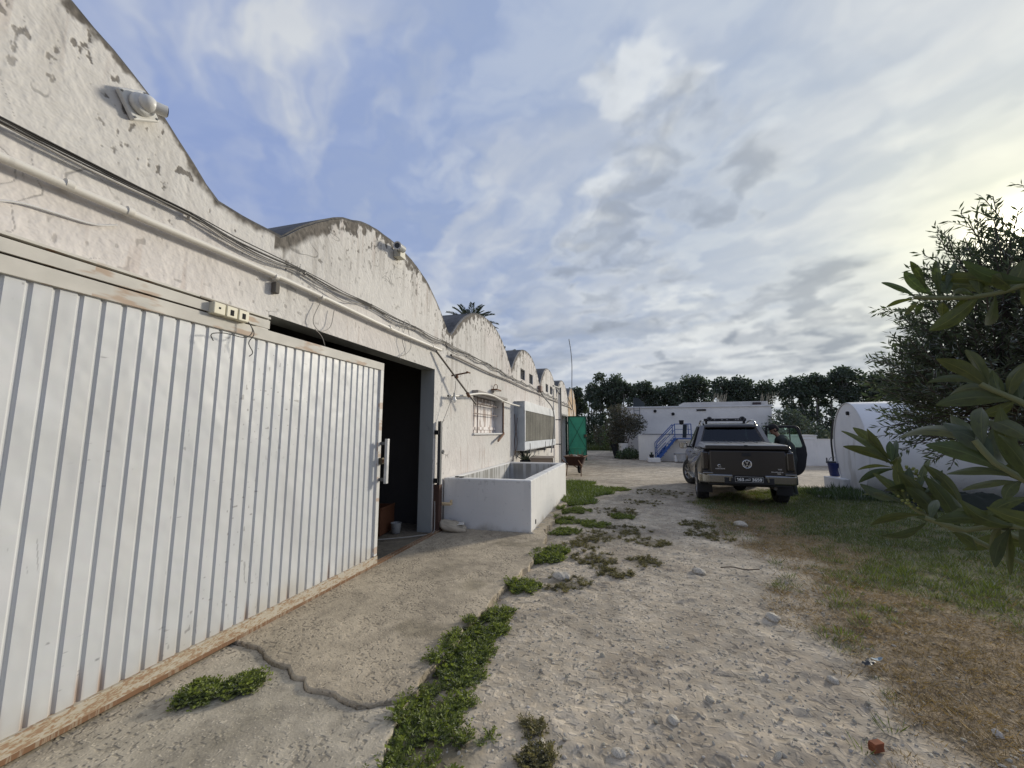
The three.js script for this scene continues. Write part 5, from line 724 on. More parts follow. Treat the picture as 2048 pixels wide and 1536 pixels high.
{ // terrace block in front, its face turned a little
  const A = [0.72, -24.2], B = [8.75, -22.35], L = Math.hypot(B[0] - A[0], B[1] - A[1]), an = Math.atan2(-(B[1] - A[1]), B[0] - A[0]);
  const t = thing('terrace_wall', 'low white terrace block behind the pickup, under the blue stair', 'wall', [A[0], 0, A[1]], an);
  new MB().box(L / 2, 0.69, -1.5, L, 1.42, 3, 0.015).build('wall', washBright, t); new MB().box(L / 2, 1.405, -1.5, L + 0.06, 0.05, 3.06).build('coping', wash, t); new MB().box(L * 0.3, 1.445, -1.42, L * 0.55, 0.035, 2.9).build('dark_strip', std({ color: lin(0.05, 0.05, 0.05), roughness: 0.9 }), t);  // thin near black strip laid along the terrace top
}
{
  const t = thing('low_wall', 'low white boundary wall between the pickup door and the tank', 'wall', [8.2, 0, -22.4], 0.16);
  new MB().box(3.2, 0.6, 0, 6.4, 1.24, 0.2, 0.02).build('wall', washBright, t); new MB().box(3.2, 1.23, 0, 6.4, 0.03, 0.24).build('coping', washBright, t);
}
{ // blue stair with rails
  const t = thing('blue_stair', 'blue steel stair with handrails going up the white terrace', 'stairs', [1.62, 0, -23.1], 0.05);
  const W = 0.75, run = 0.95, h = 1.22, n = 6, st = new MB();
  for (const z of [0, -W]) { new MB().beam([0, 0.06, z], [run, h, z], 0.03, 0.13).build('stringer', blueSteel, t);
    new MB().bar([0.0, 0.0, z], [0.0, 0.98, z], 0.022).bar([run, h, z], [run, h + 0.78, z], 0.022).build('rail_post', blueSteel, t);
    for (const k of [0.98, 0.68, 0.38]) new MB().bar([0, k, z], [run, h + k - 0.2, z], k > 0.9 ? 0.022 : 0.014).build('handrail', blueSteel, t); }
  for (let i = 0; i < n; i++) new MB().box(((i + 0.7) / n) * run, ((i + 0.55) / n) * h, -W / 2, 0.2, 0.03, W - 0.02).build('step', blueSteel, t);
  new MB().box(run + 0.42, h, -W / 2, 0.86, 0.05, W + 0.06).build('landing', blueSteel, t); new MB().box(run + 0.5, h - 0.06, -W / 2, 0.7, 0.06, W).build('landing_slab', washBright, t);
  for (const z of [0, -W]) new MB().bar([run + 0.82, 0, z], [run + 0.82, h + 0.78, z], 0.024).build('rail_post', blueSteel, t);
  for (const k of [0.78, 0.5, 0.24]) new MB().bar([run, h + k, 0], [run + 0.82, h + k, 0], k > 0.7 ? 0.022 : 0.013).bar([run + 0.82, h + k, 0], [run + 0.82, h + k, -W], 0.014).build('handrail', blueSteel, t);
  new MB().box(run + 0.82, h / 2, 0, 0.09, h, 0.05).build('landing_leg', blueSteel, t);
  const j = thing('hanging_bucket', 'black bucket and dark cloth hanging on the blue stair railing', 'bucket', [2.92, 1.98, -23.12]); new MB().lathe([[0, -0.02], [0.1, 0], [0.13, 0.22], [0, 0.21]], 16).build('bucket_body', darkGap, j);
  const cl = new THREE.PlaneGeometry(0.2, 0.7, 6, 10), p = cl.attributes.position; for (let i = 0; i < p.count; i++) p.setXYZ(i, p.getX(i) + 0.16 - 0.08 * (0.35 - p.getY(i)), p.getY(i) - 0.36, 0.05 + 0.03 * Math.sin(p.getX(i) * 30)); cl.computeVertexNormals(); mesh('dark_cloth', cl, std({ color: lin(0.02, 0.03, 0.04), roughness: 0.9, side: THREE.DoubleSide }), j);
}
{
  const a = thing('metal_tub', 'grey and white metal tub under the blue stair landing', 'tub', [2.75, 0, -22.95]); new MB().lathe([[0, 0.02], [0.25, 0.02], [0.3, 0.44], [0.33, 0.45], [0.31, 0.46], [0.26, 0.06]], 24).build('tub_body', galv, a); new MB().box(-0.22, 0.2, 0.14, 0.16, 0.36, 0.12, 0.03).build('white_can', wash, a);
  const b = thing('white_block', 'whitewashed step block with a dark pot on it at the stair foot', 'block', [1.42, 0, -22.75], 0.05); new MB().box(0, 0.11, 0, 0.62, 0.22, 0.5, 0.02).build('block', washBright, b); const q = new MB().lathe([[0, 0], [0.1, 0], [0.12, 0.16], [0.1, 0.17], [0, 0.15]], 16, -0.1, 0.22, 0).build('pot', darkGap, b); const R = rngOf(3); const l = new MB(); for (let i = 0; i < 9; i++) { const g = new THREE.ConeGeometry(0.03, 0.17, 4); g.translate(0, 0.08, 0); g.rotateZ((R() - 0.5) * 1.6); g.rotateY(R() * 6); l.add(g, M4().makeTranslation(-0.1, 0.38, 0)); } l.build('pot_plant', std({ color: lin(0.03, 0.05, 0.02) }), b);
  const c = thing('white_drum', 'white drum standing among the bushes left of the terrace', 'drum', [-0.12, 0, -25.7]); new MB().lathe([[0, 0], [0.29, 0], [0.3, 0.02], [0.3, 0.45], [0.31, 0.46], [0.3, 0.47], [0.3, 0.88], [0.28, 0.9], [0, 0.89]], 24).build('drum_body', washBright, c); new MB().box(-0.5, 0.4, 0.1, 0.3, 0.9, 0.3, 0.02, 0, 0, 0.25).build('leaning_board', darkGap, c);
}
{ // large white horizontal tank
  const t = thing('white_tank', 'large white horizontal cylinder tank lying on the grass at right', 'tank', [5.53, 1.14, -12.35], -0.13);
  const tm = std({ map: washMap, bumpMap: washBump, bumpScale: 0.004, roughness: 0.6, color: lin(1.06, 1.07, 1.08) });
  const rot = M4().makeRotationZ(-Math.PI / 2);
  new MB().lathe([[1.155, 0.02], [1.17, 0.0], [1.18, 0.03], [1.18, 4.6], [1.16, 4.63]], 72, 0, 0, 0, rot).build('barrel', tm, t);
  const em = std({ map: colorTex(512, 512, (u, v) => { const m = fbm(u * 5, v * 5, 5, 701), d = fbm(u * 9, v * 3, 4, 702); const x = u - 0.5, y = v - 0.5; const st = smooth(0.5, 0.66, d) * smooth(0.5, 0.15, Math.hypot(x * 1.5, y + 0.12)); const low = smooth(0.3, 0.05, v + (m - 0.5) * 0.2); const k = 0.72 + (m - 0.5) * 0.16; return [mix(mix(k, 0.42, st * 0.6), 0.38, low * 0.5), mix(mix(k * 0.985, 0.39, st * 0.6), 0.35, low * 0.5), mix(mix(k * 0.95, 0.33, st * 0.6), 0.29, low * 0.5)]; }), roughness: 0.75 });
  const e = new THREE.CircleGeometry(1.155, 72); e.rotateY(-Math.PI / 2); e.translate(0.03, 0, 0); mesh('end_plate', flat(e), em, t); const e2 = new THREE.CircleGeometry(1.16, 40); e2.rotateY(Math.PI / 2); e2.translate(4.62, 0, 0); mesh('end_plate', flat(e2), em, t);
  new MB().bar([0.05, 0.9, 0.1], [-0.02, 0.9, 0.1], 0.05, 14).build('vent_hole', darkGap, t);
  new MB().tube([[0.02, 0.75, -1.05], [-0.03, 0.2, -1.2], [-0.04, -0.5, -1.2], [-0.1, -0.62, -1.18]], 0.025, 8).build('level_pipe', black0(), t);
  new MB().bar([0.03, -0.42, -1.12], [-0.22, -0.42, -1.12], 0.03, 8).bar([-0.2, -0.42, -1.12], [-0.2, -0.3, -1.12], 0.018, 8).build('tap', greySteel, t);
  new MB().box(1.0, -1.08, 0, 0.4, 0.3, 1.7, 0.02).box(3.6, -1.08, 0, 0.4, 0.3, 1.7, 0.02).build('cradle', wash, t);
  const b = thing('blue_bucket', 'dark blue bucket hanging under the tap of the white tank', 'bucket', [5.66, 0.34, -13.5]); new MB().lathe([[0, 0], [0.13, 0], [0.165, 0.34], [0.175, 0.345], [0.17, 0.36], [0.155, 0.35], [0.125, 0.02]], 24).build('bucket_body', std({ color: lin(0.012, 0.024, 0.12), roughness: 0.45, side: THREE.DoubleSide }), b); new MB().tube([[-0.165, 0.35, 0], [-0.08, 0.5, 0], [0.08, 0.5, 0], [0.165, 0.35, 0]], 0.007, 6).build('handle', greySteel, b);
  const c = thing('stone_block', 'whitewashed block standing at the left foot of the tank', 'block', [5.5, 0.0, -13.1], 0.1); new MB().box(0.1, 0.16, 0, 0.35, 0.34, 0.9, 0.02).build('block', wash, c);
  const s = mesh('tarpaulin_heap', (() => { const g = new THREE.PlaneGeometry(2.2, 1.0, 40, 20); g.rotateX(-Math.PI / 2); const p = g.attributes.position; for (let i = 0; i < p.count; i++) { const x = p.getX(i), z = p.getZ(i); p.setY(i, Math.max(0, 0.3 * (1 - (x / 1.1) ** 2) * (1 - (z / 0.5) ** 2) + (fbm(x * 5, z * 5, 4, 711) - 0.5) * 0.22)); } g.computeVertexNormals(); return g; })(), std({ color: lin(0.010, 0.014, 0.008), roughness: 1, side: THREE.DoubleSide })); s.position.set(6.9, 0.0, -10.6); tag(s, 'dark green tarpaulin heap on the grass beside the tank', 'tarpaulin');
  const r = new MB(); const R = rngOf(23); for (let i = 0; i < 7; i++) r.add(stoneG[i % 5].clone(), M4().makeScale(0.05 + 0.08 * R(), 0.03, 0.04 + 0.05 * R()).setPosition((R() - 0.5) * 0.7, 0.0, (R() - 0.5) * 0.5)); const rm = r.build('rubble_patch', paleStone, null, 2); rm.position.set(4.75, 0.02, -11.7); tag(rm, 'patch of pale broken rubble in the grass before the tank', 'rubble', null, 'stuff');
}
function black0() { return std({ color: lin(0.02, 0.02, 0.02), roughness: 0.6 }); }
const LEAVES = [
  [0.643, 1.855, -1.088, 0.582, 1.894, -1.087, 0.016],
  [0.642, 1.850, -1.090, 0.600, 1.842, -1.116, 0.012],
  [0.648, 1.844, -1.088, 0.629, 1.816, -1.106, 0.014],
  [0.655, 1.840, -1.085, 0.659, 1.821, -1.123, 0.014],
  [0.666, 1.852, -1.075, 0.633, 1.919, -1.098, 0.027],
  [0.656, 1.868, -1.076, 0.616, 1.924, -1.046, 0.016],
  [0.675, 1.854, -1.069, 0.665, 1.924, -1.053, 0.020],
  [0.686, 1.848, -1.063, 0.695, 1.895, -1.105, 0.030],
  [0.683, 1.857, -1.063, 0.718, 1.924, -1.081, 0.012],
  [0.679, 1.833, -1.072, 0.696, 1.805, -1.104, 0.020],
  [0.718, 1.835, -1.046, 0.648, 1.832, -0.994, 0.014],
  [0.706, 1.835, -1.053, 0.716, 1.793, -1.082, 0.030],
  [0.724, 1.837, -1.041, 0.742, 1.910, -1.069, 0.030],
  [0.750, 1.837, -1.022, 0.795, 1.899, -1.033, 0.030],
  [0.740, 1.830, -1.031, 0.788, 1.790, -1.132, 0.022],
  [0.761, 1.828, -1.017, 0.718, 1.863, -1.000, 0.030],
  [0.766, 1.836, -1.011, 0.777, 1.790, -1.014, 0.030],
  [0.649, 1.633, -0.946, 0.595, 1.694, -0.974, 0.032],
  [0.644, 1.638, -0.949, 0.614, 1.654, -1.037, 0.016],
  [0.649, 1.633, -0.946, 0.649, 1.711, -0.984, 0.026],
  [0.660, 1.622, -0.939, 0.666, 1.666, -0.955, 0.016],
  [0.656, 1.627, -0.942, 0.651, 1.627, -1.041, 0.022],
  [0.665, 1.617, -0.936, 0.679, 1.680, -1.018, 0.028],
  [0.674, 1.608, -0.930, 0.650, 1.583, -0.972, 0.022],
  [0.678, 1.603, -0.927, 0.705, 1.666, -0.964, 0.026],
  [0.669, 1.612, -0.933, 0.693, 1.676, -0.909, 0.030],
  [0.620, 1.470, -1.196, 0.541, 1.554, -1.237, 0.020],
  [0.613, 1.477, -1.201, 0.575, 1.563, -1.255, 0.030],
  [0.618, 1.484, -1.199, 0.586, 1.560, -1.216, 0.026],
  [0.622, 1.474, -1.196, 0.529, 1.515, -1.209, 0.024],
  [0.620, 1.478, -1.197, 0.631, 1.529, -1.216, 0.018],
  [0.624, 1.466, -1.194, 0.655, 1.531, -1.237, 0.016],
  [0.620, 1.466, -1.196, 0.578, 1.453, -1.261, 0.010],
  [0.622, 1.463, -1.195, 0.548, 1.428, -1.195, 0.018],
  [0.630, 1.455, -1.190, 0.610, 1.492, -1.158, 0.024],
  [0.604, 1.397, -1.141, 0.562, 1.422, -1.221, 0.026],
  [0.608, 1.395, -1.139, 0.606, 1.487, -1.148, 0.024],
  [0.612, 1.393, -1.136, 0.636, 1.469, -1.165, 0.022],
  [0.604, 1.395, -1.141, 0.565, 1.455, -1.167, 0.018],
  [0.614, 1.395, -1.136, 0.601, 1.441, -1.204, 0.016],
  [0.601, 1.388, -1.142, 0.562, 1.396, -1.218, 0.010],
  [0.619, 1.401, -1.134, 0.670, 1.452, -1.168, 0.016],
  [0.628, 1.401, -1.128, 0.692, 1.427, -1.152, 0.018],
  [0.637, 1.418, -1.125, 0.692, 1.465, -1.156, 0.016],
  [0.625, 1.400, -1.130, 0.692, 1.485, -1.192, 0.015],
  [0.593, 1.489, -0.864, 0.545, 1.527, -0.944, 0.034],
  [0.589, 1.509, -0.868, 0.571, 1.553, -0.917, 0.036],
  [0.585, 1.517, -0.871, 0.577, 1.569, -0.948, 0.026],
  [0.582, 1.529, -0.874, 0.614, 1.594, -0.912, 0.030],
  [0.580, 1.537, -0.875, 0.596, 1.583, -0.959, 0.028],
  [0.609, 1.478, -0.852, 0.573, 1.473, -0.948, 0.018],
  [0.610, 1.471, -0.851, 0.565, 1.450, -0.903, 0.016],
  [0.608, 1.490, -0.854, 0.630, 1.530, -0.865, 0.022],
  [0.583, 1.521, -0.873, 0.567, 1.539, -1.057, 0.026],
  [0.598, 1.497, -0.861, 0.641, 1.563, -0.931, 0.030],
  [0.610, 1.474, -0.851, 0.592, 1.441, -0.861, 0.020],
  [0.623, 1.538, -0.845, 0.618, 1.572, -0.910, 0.030],
  [0.581, 1.383, -1.037, 0.513, 1.348, -1.088, 0.020],
  [0.581, 1.369, -1.034, 0.518, 1.332, -1.060, 0.020],
  [0.588, 1.370, -1.031, 0.580, 1.374, -1.059, 0.014],
  [0.611, 1.356, -1.015, 0.644, 1.324, -1.012, 0.022],
  [0.588, 1.375, -1.031, 0.632, 1.408, -1.081, 0.018],
  [0.660, 1.396, -0.991, 0.631, 1.375, -1.065, 0.020],
  [0.701, 1.433, -0.967, 0.638, 1.399, -0.969, 0.022],
  [0.667, 1.380, -0.983, 0.673, 1.305, -1.025, 0.018],
  [0.673, 1.374, -0.978, 0.657, 1.300, -0.997, 0.020],
  [0.674, 1.377, -0.978, 0.681, 1.287, -1.002, 0.016],
  [0.687, 1.376, -0.969, 0.649, 1.353, -1.038, 0.018],
  [0.665, 1.384, -0.985, 0.663, 1.393, -1.060, 0.016],
  [0.692, 1.402, -0.969, 0.669, 1.367, -1.004, 0.022],
  [0.690, 1.393, -0.969, 0.683, 1.326, -0.961, 0.020],
];
const TWIGS = [
  [[0.789, 1.842, -0.991], [0.745, 1.833, -1.027], [0.706, 1.835, -1.053], [0.669, 1.845, -1.075], [0.640, 1.854, -1.090]],
  [[0.706, 1.571, -0.908], [0.678, 1.605, -0.927], [0.653, 1.628, -0.943], [0.642, 1.640, -0.950]],
  [[0.746, 1.348, -1.107], [0.691, 1.379, -1.147], [0.656, 1.423, -1.173], [0.620, 1.470, -1.196]],
  [[0.660, 1.349, -1.102], [0.625, 1.374, -1.126], [0.608, 1.395, -1.139]],
  [[0.631, 1.440, -0.832], [0.612, 1.475, -0.850], [0.590, 1.500, -0.867], [0.575, 1.537, -0.878]],
  [[0.712, 1.365, -0.948], [0.670, 1.381, -0.981], [0.626, 1.363, -1.007], [0.582, 1.378, -1.036]],
];
// ---------------------------------------------------------------- plants
const leafMat = (r, g, b, t = 0.35) => new THREE.MeshPhysicalMaterial({ color: lin(r, g, b), roughness: 1, transmission: t, thickness: 0, side: THREE.DoubleSide, vertexColors: true });
// scattered leaf faces: pts = [[x, y, z], ...] with sizes; each leaf a bent rhombus of two faces
class Leaves {
  constructor() { this.p = []; this.n = []; this.c = []; }
  leaf(o, d, w, L, W, tone) { // o base, d direction, w sideways (unit), tone [r, g, b]
    const n = w.clone().cross(d).normalize(), m = o.clone().addScaledVector(d, L * 0.5), t = o.clone().addScaledVector(d, L).addScaledVector(n, L * 0.08);
    const a = m.clone().addScaledVector(w, W / 2), b = m.clone().addScaledVector(w, -W / 2);
    for (const q of [o, a, t, o, t, b]) { this.p.push(q.x, q.y, q.z); this.n.push(n.x, n.y, n.z); this.c.push(...tone); }
  }
  geo() { const g = new THREE.BufferGeometry(); g.setAttribute('position', new THREE.Float32BufferAttribute(this.p, 3)); g.setAttribute('normal', new THREE.Float32BufferAttribute(this.n, 3)); g.setAttribute('color', new THREE.Float32BufferAttribute(this.c, 3)); g.setAttribute('uv', new THREE.BufferAttribute(new Float32Array((this.p.length / 3) * 2), 2)); return g; }
}
const randDir = (R) => { const z = R() * 2 - 1, a = R() * 6.2832, r = Math.sqrt(1 - z * z); return V(r * Math.cos(a), z, r * Math.sin(a)); };
const side = (d, R) => { const q = randDir(R); return q.addScaledVector(d, -q.dot(d)).normalize(); };
function crown(blobs, n, L, W, seed, o = {}) { // blobs [x, y, z, r, squash]
  const R = rngOf(seed), lv = new Leaves(), tot = blobs.reduce((s, b) => s + b[3] ** 2, 0);
  for (const [x, y, z, r, sq = 1] of blobs) { const k = Math.round((n * r * r) / tot); let made = 0, tries = 0; while (made < k && tries++ < k * 5) {
    const d = randDir(R), rad = r * Math.pow(R(), 0.45); const p = V(x + d.x * rad, y + d.y * rad * sq, z + d.z * rad);
    const f = fbm(p.x * (o.freq || 1.4) + seed, p.y * (o.freq || 1.4) + p.z * 1.3, 3, seed); if (f < (o.gap || 0.42)) continue; made++;
    const dir = randDir(R); dir.y = dir.y * 0.6 + (o.lift === undefined ? -0.25 : o.lift); dir.normalize(); const v = 0.65 + 0.7 * R(), h = R();
    lv.leaf(p, dir, side(dir, R), L * (0.7 + 0.6 * R()), W * (0.7 + 0.6 * R()), [v * mix(0.85, 1.15, h), v, v * mix(1.1, 0.75, h)]);
  } }
  return lv.geo();
}
// row of tall eucalyptus trees along the far side
{
  const bark = std({ map: colorTex(64, 128, (u, v) => { const k = 0.16 + (fbm(u * 8, v * 5, 3, 801) - 0.5) * 0.16; return [k * 1.05, k * 0.95, k * 0.85]; }), roughness: 0.9 });
  const fol = leafMat(0.062, 0.092, 0.048, 0.5);
  const protos = [0, 1, 2, 3].map((k) => {
    const R = rngOf(810 + k), g = new THREE.Group(); const tr = new MB(), blobs = [];
    const n = 3 + (k % 2);
    for (let i = 0; i < n; i++) { const a = i * 2.1 + k, x = Math.cos(a) * 0.9 * R() + (i - 1) * 0.55, z = Math.sin(a) * 0.5, lean = (R() - 0.5) * 0.9, top = 6.0 + R() * 0.9; tr.bar([x, 0, z], [x + lean * 0.5, 3.2, z], 0.13, 6, 0.1).bar([x + lean * 0.5, 3.2, z], [x + lean, top, z + lean * 0.3], 0.1, 6, 0.03);
      for (let q = 0; q < 3; q++) { const y = 3.4 + q * 0.9, s = R() < 0.5 ? -1 : 1; const b0 = [x + lean * (0.4 + q * 0.15), y, z], b1 = [b0[0] + s * (0.5 + R() * 0.5), y + 0.9, z + (R() - 0.5)]; tr.bar(b0, b1, 0.045, 5, 0.015); blobs.push([b1[0], b1[1] + 0.1, b1[2], 0.5 + 0.22 * R(), 0.9]); }
      blobs.push([x + lean, top + 0.1, z, 0.72 + 0.2 * R(), 0.95], [x + lean * 0.8, top - 1.0, z, 0.78 + 0.22 * R(), 1.1]); blobs.push([x + lean * 0.3 + (R() - 0.5), 2.8 + R() * 1.0, z, 0.5 + 0.2 * R(), 1.3]); if (R() < 0.6) blobs.push([x, 1.4 + R() * 0.5, z, 0.5, 1.1]); }
    mesh('trunk', tr.geo(), bark, g); mesh('crown', crown(blobs, 3800, 0.36, 0.17, 820 + k, { freq: 1.5, gap: 0.42 }), fol, g); return g;
  });
  // [x, z, height scale, kind, words]
  const row = [[-5.6, 1.0, 0], [-3.7, 1.07, 1], [-1.7, 1.10, 2], [0.2, 1.12, 3], [2.2, 1.12, 0], [4.0, 1.07, 1], [6.0, 1.04, 2], [7.7, 1.09, 3], [9.8, 1.08, 1], [11.6, 1.06, 0], [13.5, 1.0, 2], [16.6, 1.08, 3], [18.6, 1.06, 1], [20.9, 1.12, 0], [22.9, 1.08, 2], [25.0, 1.06, 3], [27.6, 1.0, 1], [29.6, 1.05, 0]];
  const w = ['first', 'second', 'third', 'fourth', 'fifth', 'sixth', 'seventh', 'eighth', 'ninth', 'tenth', 'eleventh'];
  row.forEach(([x, s, k], i) => { const R = rngOf(850 + i); const left = i < 11; const lab = left ? `tall dark tree, ${w[i]} from the left in the far row behind the white building` : `tall dark tree, ${w[i - 11]} from the left in the group beyond the sky gap`;
    const o = protos[k].clone(); o.name = numbered('eucalyptus_tree'); scene.add(o); tag(o, lab, 'tree', 'tall trees in the far row'); o.position.set(x + (R() - 0.5) * 0.4, -0.1, -47 + (R() - 0.5) * 1.5); o.rotation.y = R() < 0.5 ? 0.2 : 3.3; o.scale.set(0.74 + 0.24 * R(), s * (0.90 + 0.13 * R()), 1); });
}
// bushes between
function bush(name, label, cat, pos, blobs, n, L, W, col, seed, o = {}) { const t = thing(name, label, cat, pos); mesh('foliage', crown(blobs, n, L, W, seed, o), leafMat(...col), t); const s = new MB(), R = rngOf(seed); for (const [x, y, z] of blobs) s.tube([[x * 0.15, 0, z * 0.15], [x * 0.6, y * 0.6, z * 0.6], [x, y, z]], 0.03, 5, 5); s.build('stem', std({ color: lin(0.1, 0.08, 0.06), roughness: 0.9 }), t); return t; }
const hedgeBlobs = (w, h, d, n, seed) => { const R = rngOf(seed), l = []; for (let i = 0; i < n; i++) { const r = h * (0.26 + 0.16 * R()); l.push([(i / (n - 1) - 0.5) * w, Math.max(r * 0.7, h * (0.25 + 0.5 * R())), (R() - 0.5) * d, r, 1]); } return l; };
bush('dark_hedge', 'dark hedge under the tall trees left of the white building', 'hedge', [-2.6, 0, -43.5], hedgeBlobs(10, 3.7, 1.2, 15, 1), 5500, 0.30, 0.18, [0.04, 0.06, 0.025, 0.4], 901, { gap: 0.36 });
bush('dark_hedge', 'dark hedge under the tall trees right of the white building', 'hedge', [19.0, 0, -43.5], hedgeBlobs(24, 3.7, 1.5, 26, 2), 10500, 0.30, 0.18, [0.04, 0.058, 0.028, 0.4], 902, { gap: 0.36 });
bush('green_bush', 'mid green bush behind the grass past the green door', 'bush', [-2.9, 0, -38.5], hedgeBlobs(3.0, 2.1, 0.9, 7, 3), 2600, 0.17, 0.10, [0.06, 0.1, 0.028, 0.4], 903);
bush('yellow_green_sapling', 'slim yellow green sapling standing before the dark hedge', 'sapling', [-1.6, 0, -36.5], [[0, 0.6, 0, 0.45, 1.2], [0.05, 1.2, 0, 0.42, 1.3], [-0.02, 1.9, 0, 0.32, 1.4], [0.03, 2.6, 0, 0.2, 1.6]], 900, 0.16, 0.10, [0.125, 0.18, 0.045, 0.4], 904);
bush('brown_bush', 'tall twiggy grey brown bush in front of the white building left end', 'bush', [-0.25, 0, -26.3], [[0.2, 1.75, 0, 1.05, 0.9], [-0.8, 1.5, 0.1, 0.95, 1], [0.8, 2.0, -0.1, 0.85, 0.9], [-0.1, 2.6, 0, 0.8, 0.9], [-0.3, 0.8, 0.1, 0.8, 1], [0.45, 0.5, 0.4, 0.5, 0.9]], 6500, 0.15, 0.06, [0.085, 0.08, 0.05, 0.4], 905, { lift: 0.2, freq: 1.6, gap: 0.40 });
bush('low_shrub', 'low dark green shrub at the foot of the twiggy bush', 'shrub', [0.2, 0, -24.9], [[0, 0.35, 0, 0.5, 0.7], [-0.45, 0.25, 0, 0.38, 0.7], [0.35, 0.3, 0.1, 0.3, 0.8]], 1200, 0.12, 0.06, [0.06, 0.1, 0.035, 0.4], 906);
bush('grey_green_bush', 'large grey green bush behind the low white wall', 'bush', [9.3, 0, -27.5], [[-0.9, 1.2, 0, 1.2, 0.9], [0.4, 1.5, 0, 1.3, 0.9], [1.5, 1.1, 0, 1.0, 0.9], [0, 2.3, 0, 0.8, 0.9], [-1.7, 0.9, 0, 0.7, 1]], 4600, 0.2, 0.09, [0.07, 0.095, 0.06, 0.4], 907, { lift: 0.1 });
bush('dark_bush', 'dark olive bush behind the low wall next to the tank', 'bush', [12.6, 0, -26.0], [[-0.8, 0.9, 0, 1.0, 0.9], [0.5, 1.1, 0, 1.1, 0.9], [1.6, 1.0, 0, 1.0, 0.9]], 2400, 0.2, 0.1, [0.05, 0.06, 0.03, 0.4], 908);
// dry reeds on the roof edge of the white building
{ const R = rngOf(950), m = new MB(); for (let i = 0; i < 46; i++) { const x = 5.8 + 3.2 * Math.round(R()) * 0.9 + R() * 0.9; m.tube([[x, 3.4, -30], [x + 0.04, 3.7, -30], [x + 0.25 * (R() + 0.1), 3.85 + R() * 0.4, -30]], 0.009, 4, 4); } tag(m.build('dry_reeds', std({ color: lin(0.35, 0.32, 0.25), roughness: 0.9 })), 'pale dry reeds rising behind the parapet of the white building', 'reeds', null, 'stuff'); }
// palms behind the vaulted building
function palm(label, pos, H0, seed, nf, Lf) {
  const R = rngOf(seed), t = thing('palm_tree', label, 'palm tree', pos); const tr = new MB(); tr.bar([0, 0, 0], [0.1, H0, 0], 0.22, 10, 0.17); for (let y = 0.3; y < H0; y += 0.3) tr.add(new THREE.TorusGeometry(0.2, 0.03, 5, 10), M4().makeRotationX(Math.PI / 2).setPosition(0.1 * y / H0, y, 0)); tr.build('trunk', std({ color: lin(0.12, 0.09, 0.065), roughness: 0.95 }), t);
  const fm = leafMat(0.035, 0.055, 0.025, 0.2);
  for (let i = 0; i < nf; i++) { const lv = new Leaves(), az = i * 2.4 + R() * 0.4, up = 0.25 + 1.15 * (i / nf); const hd = V(Math.cos(az), 0, Math.sin(az)); const pt = (s) => V(0.1, H0, 0).addScaledVector(hd, Lf * s * Math.cos(up * 0.8)).add(V(0, Lf * (s * Math.sin(up) * 1.1 - s * s * 0.42), 0));
    for (let s = 0.12; s < 1; s += 0.028) { const p = pt(s), d = pt(s + 0.02).sub(p).normalize(), w = d.clone().cross(V(0, 1, 0)).normalize(); for (const e of [-1, 1]) { const q = d.clone().multiplyScalar(0.75).addScaledVector(w, e).add(V(0, 0.25, 0)).normalize(); const v = 0.7 + 0.6 * R(); lv.leaf(p, q, side(q, R), Lf * 0.26 * (1 - 0.6 * s), 0.05, [v, v, v]); } }
    const g = lv.geo(); const fr = mesh('frond', g, fm, t); mesh('frond_rib', new MB().tube([0, 0.25, 0.5, 0.75, 1].map((s) => pt(s).toArray()), 0.022, 5, 10).geo(), std({ color: lin(0.1, 0.11, 0.05) }), fr); }
}
palm('palm tree whose fronds rise above the third gable', [-10.3, 0, -25.5], 8.9, 961, 26, 2.1);
palm('palm tree barely showing beside the fourth gable', [-9.4, 0, -30], 7.1, 962, 18, 1.7);
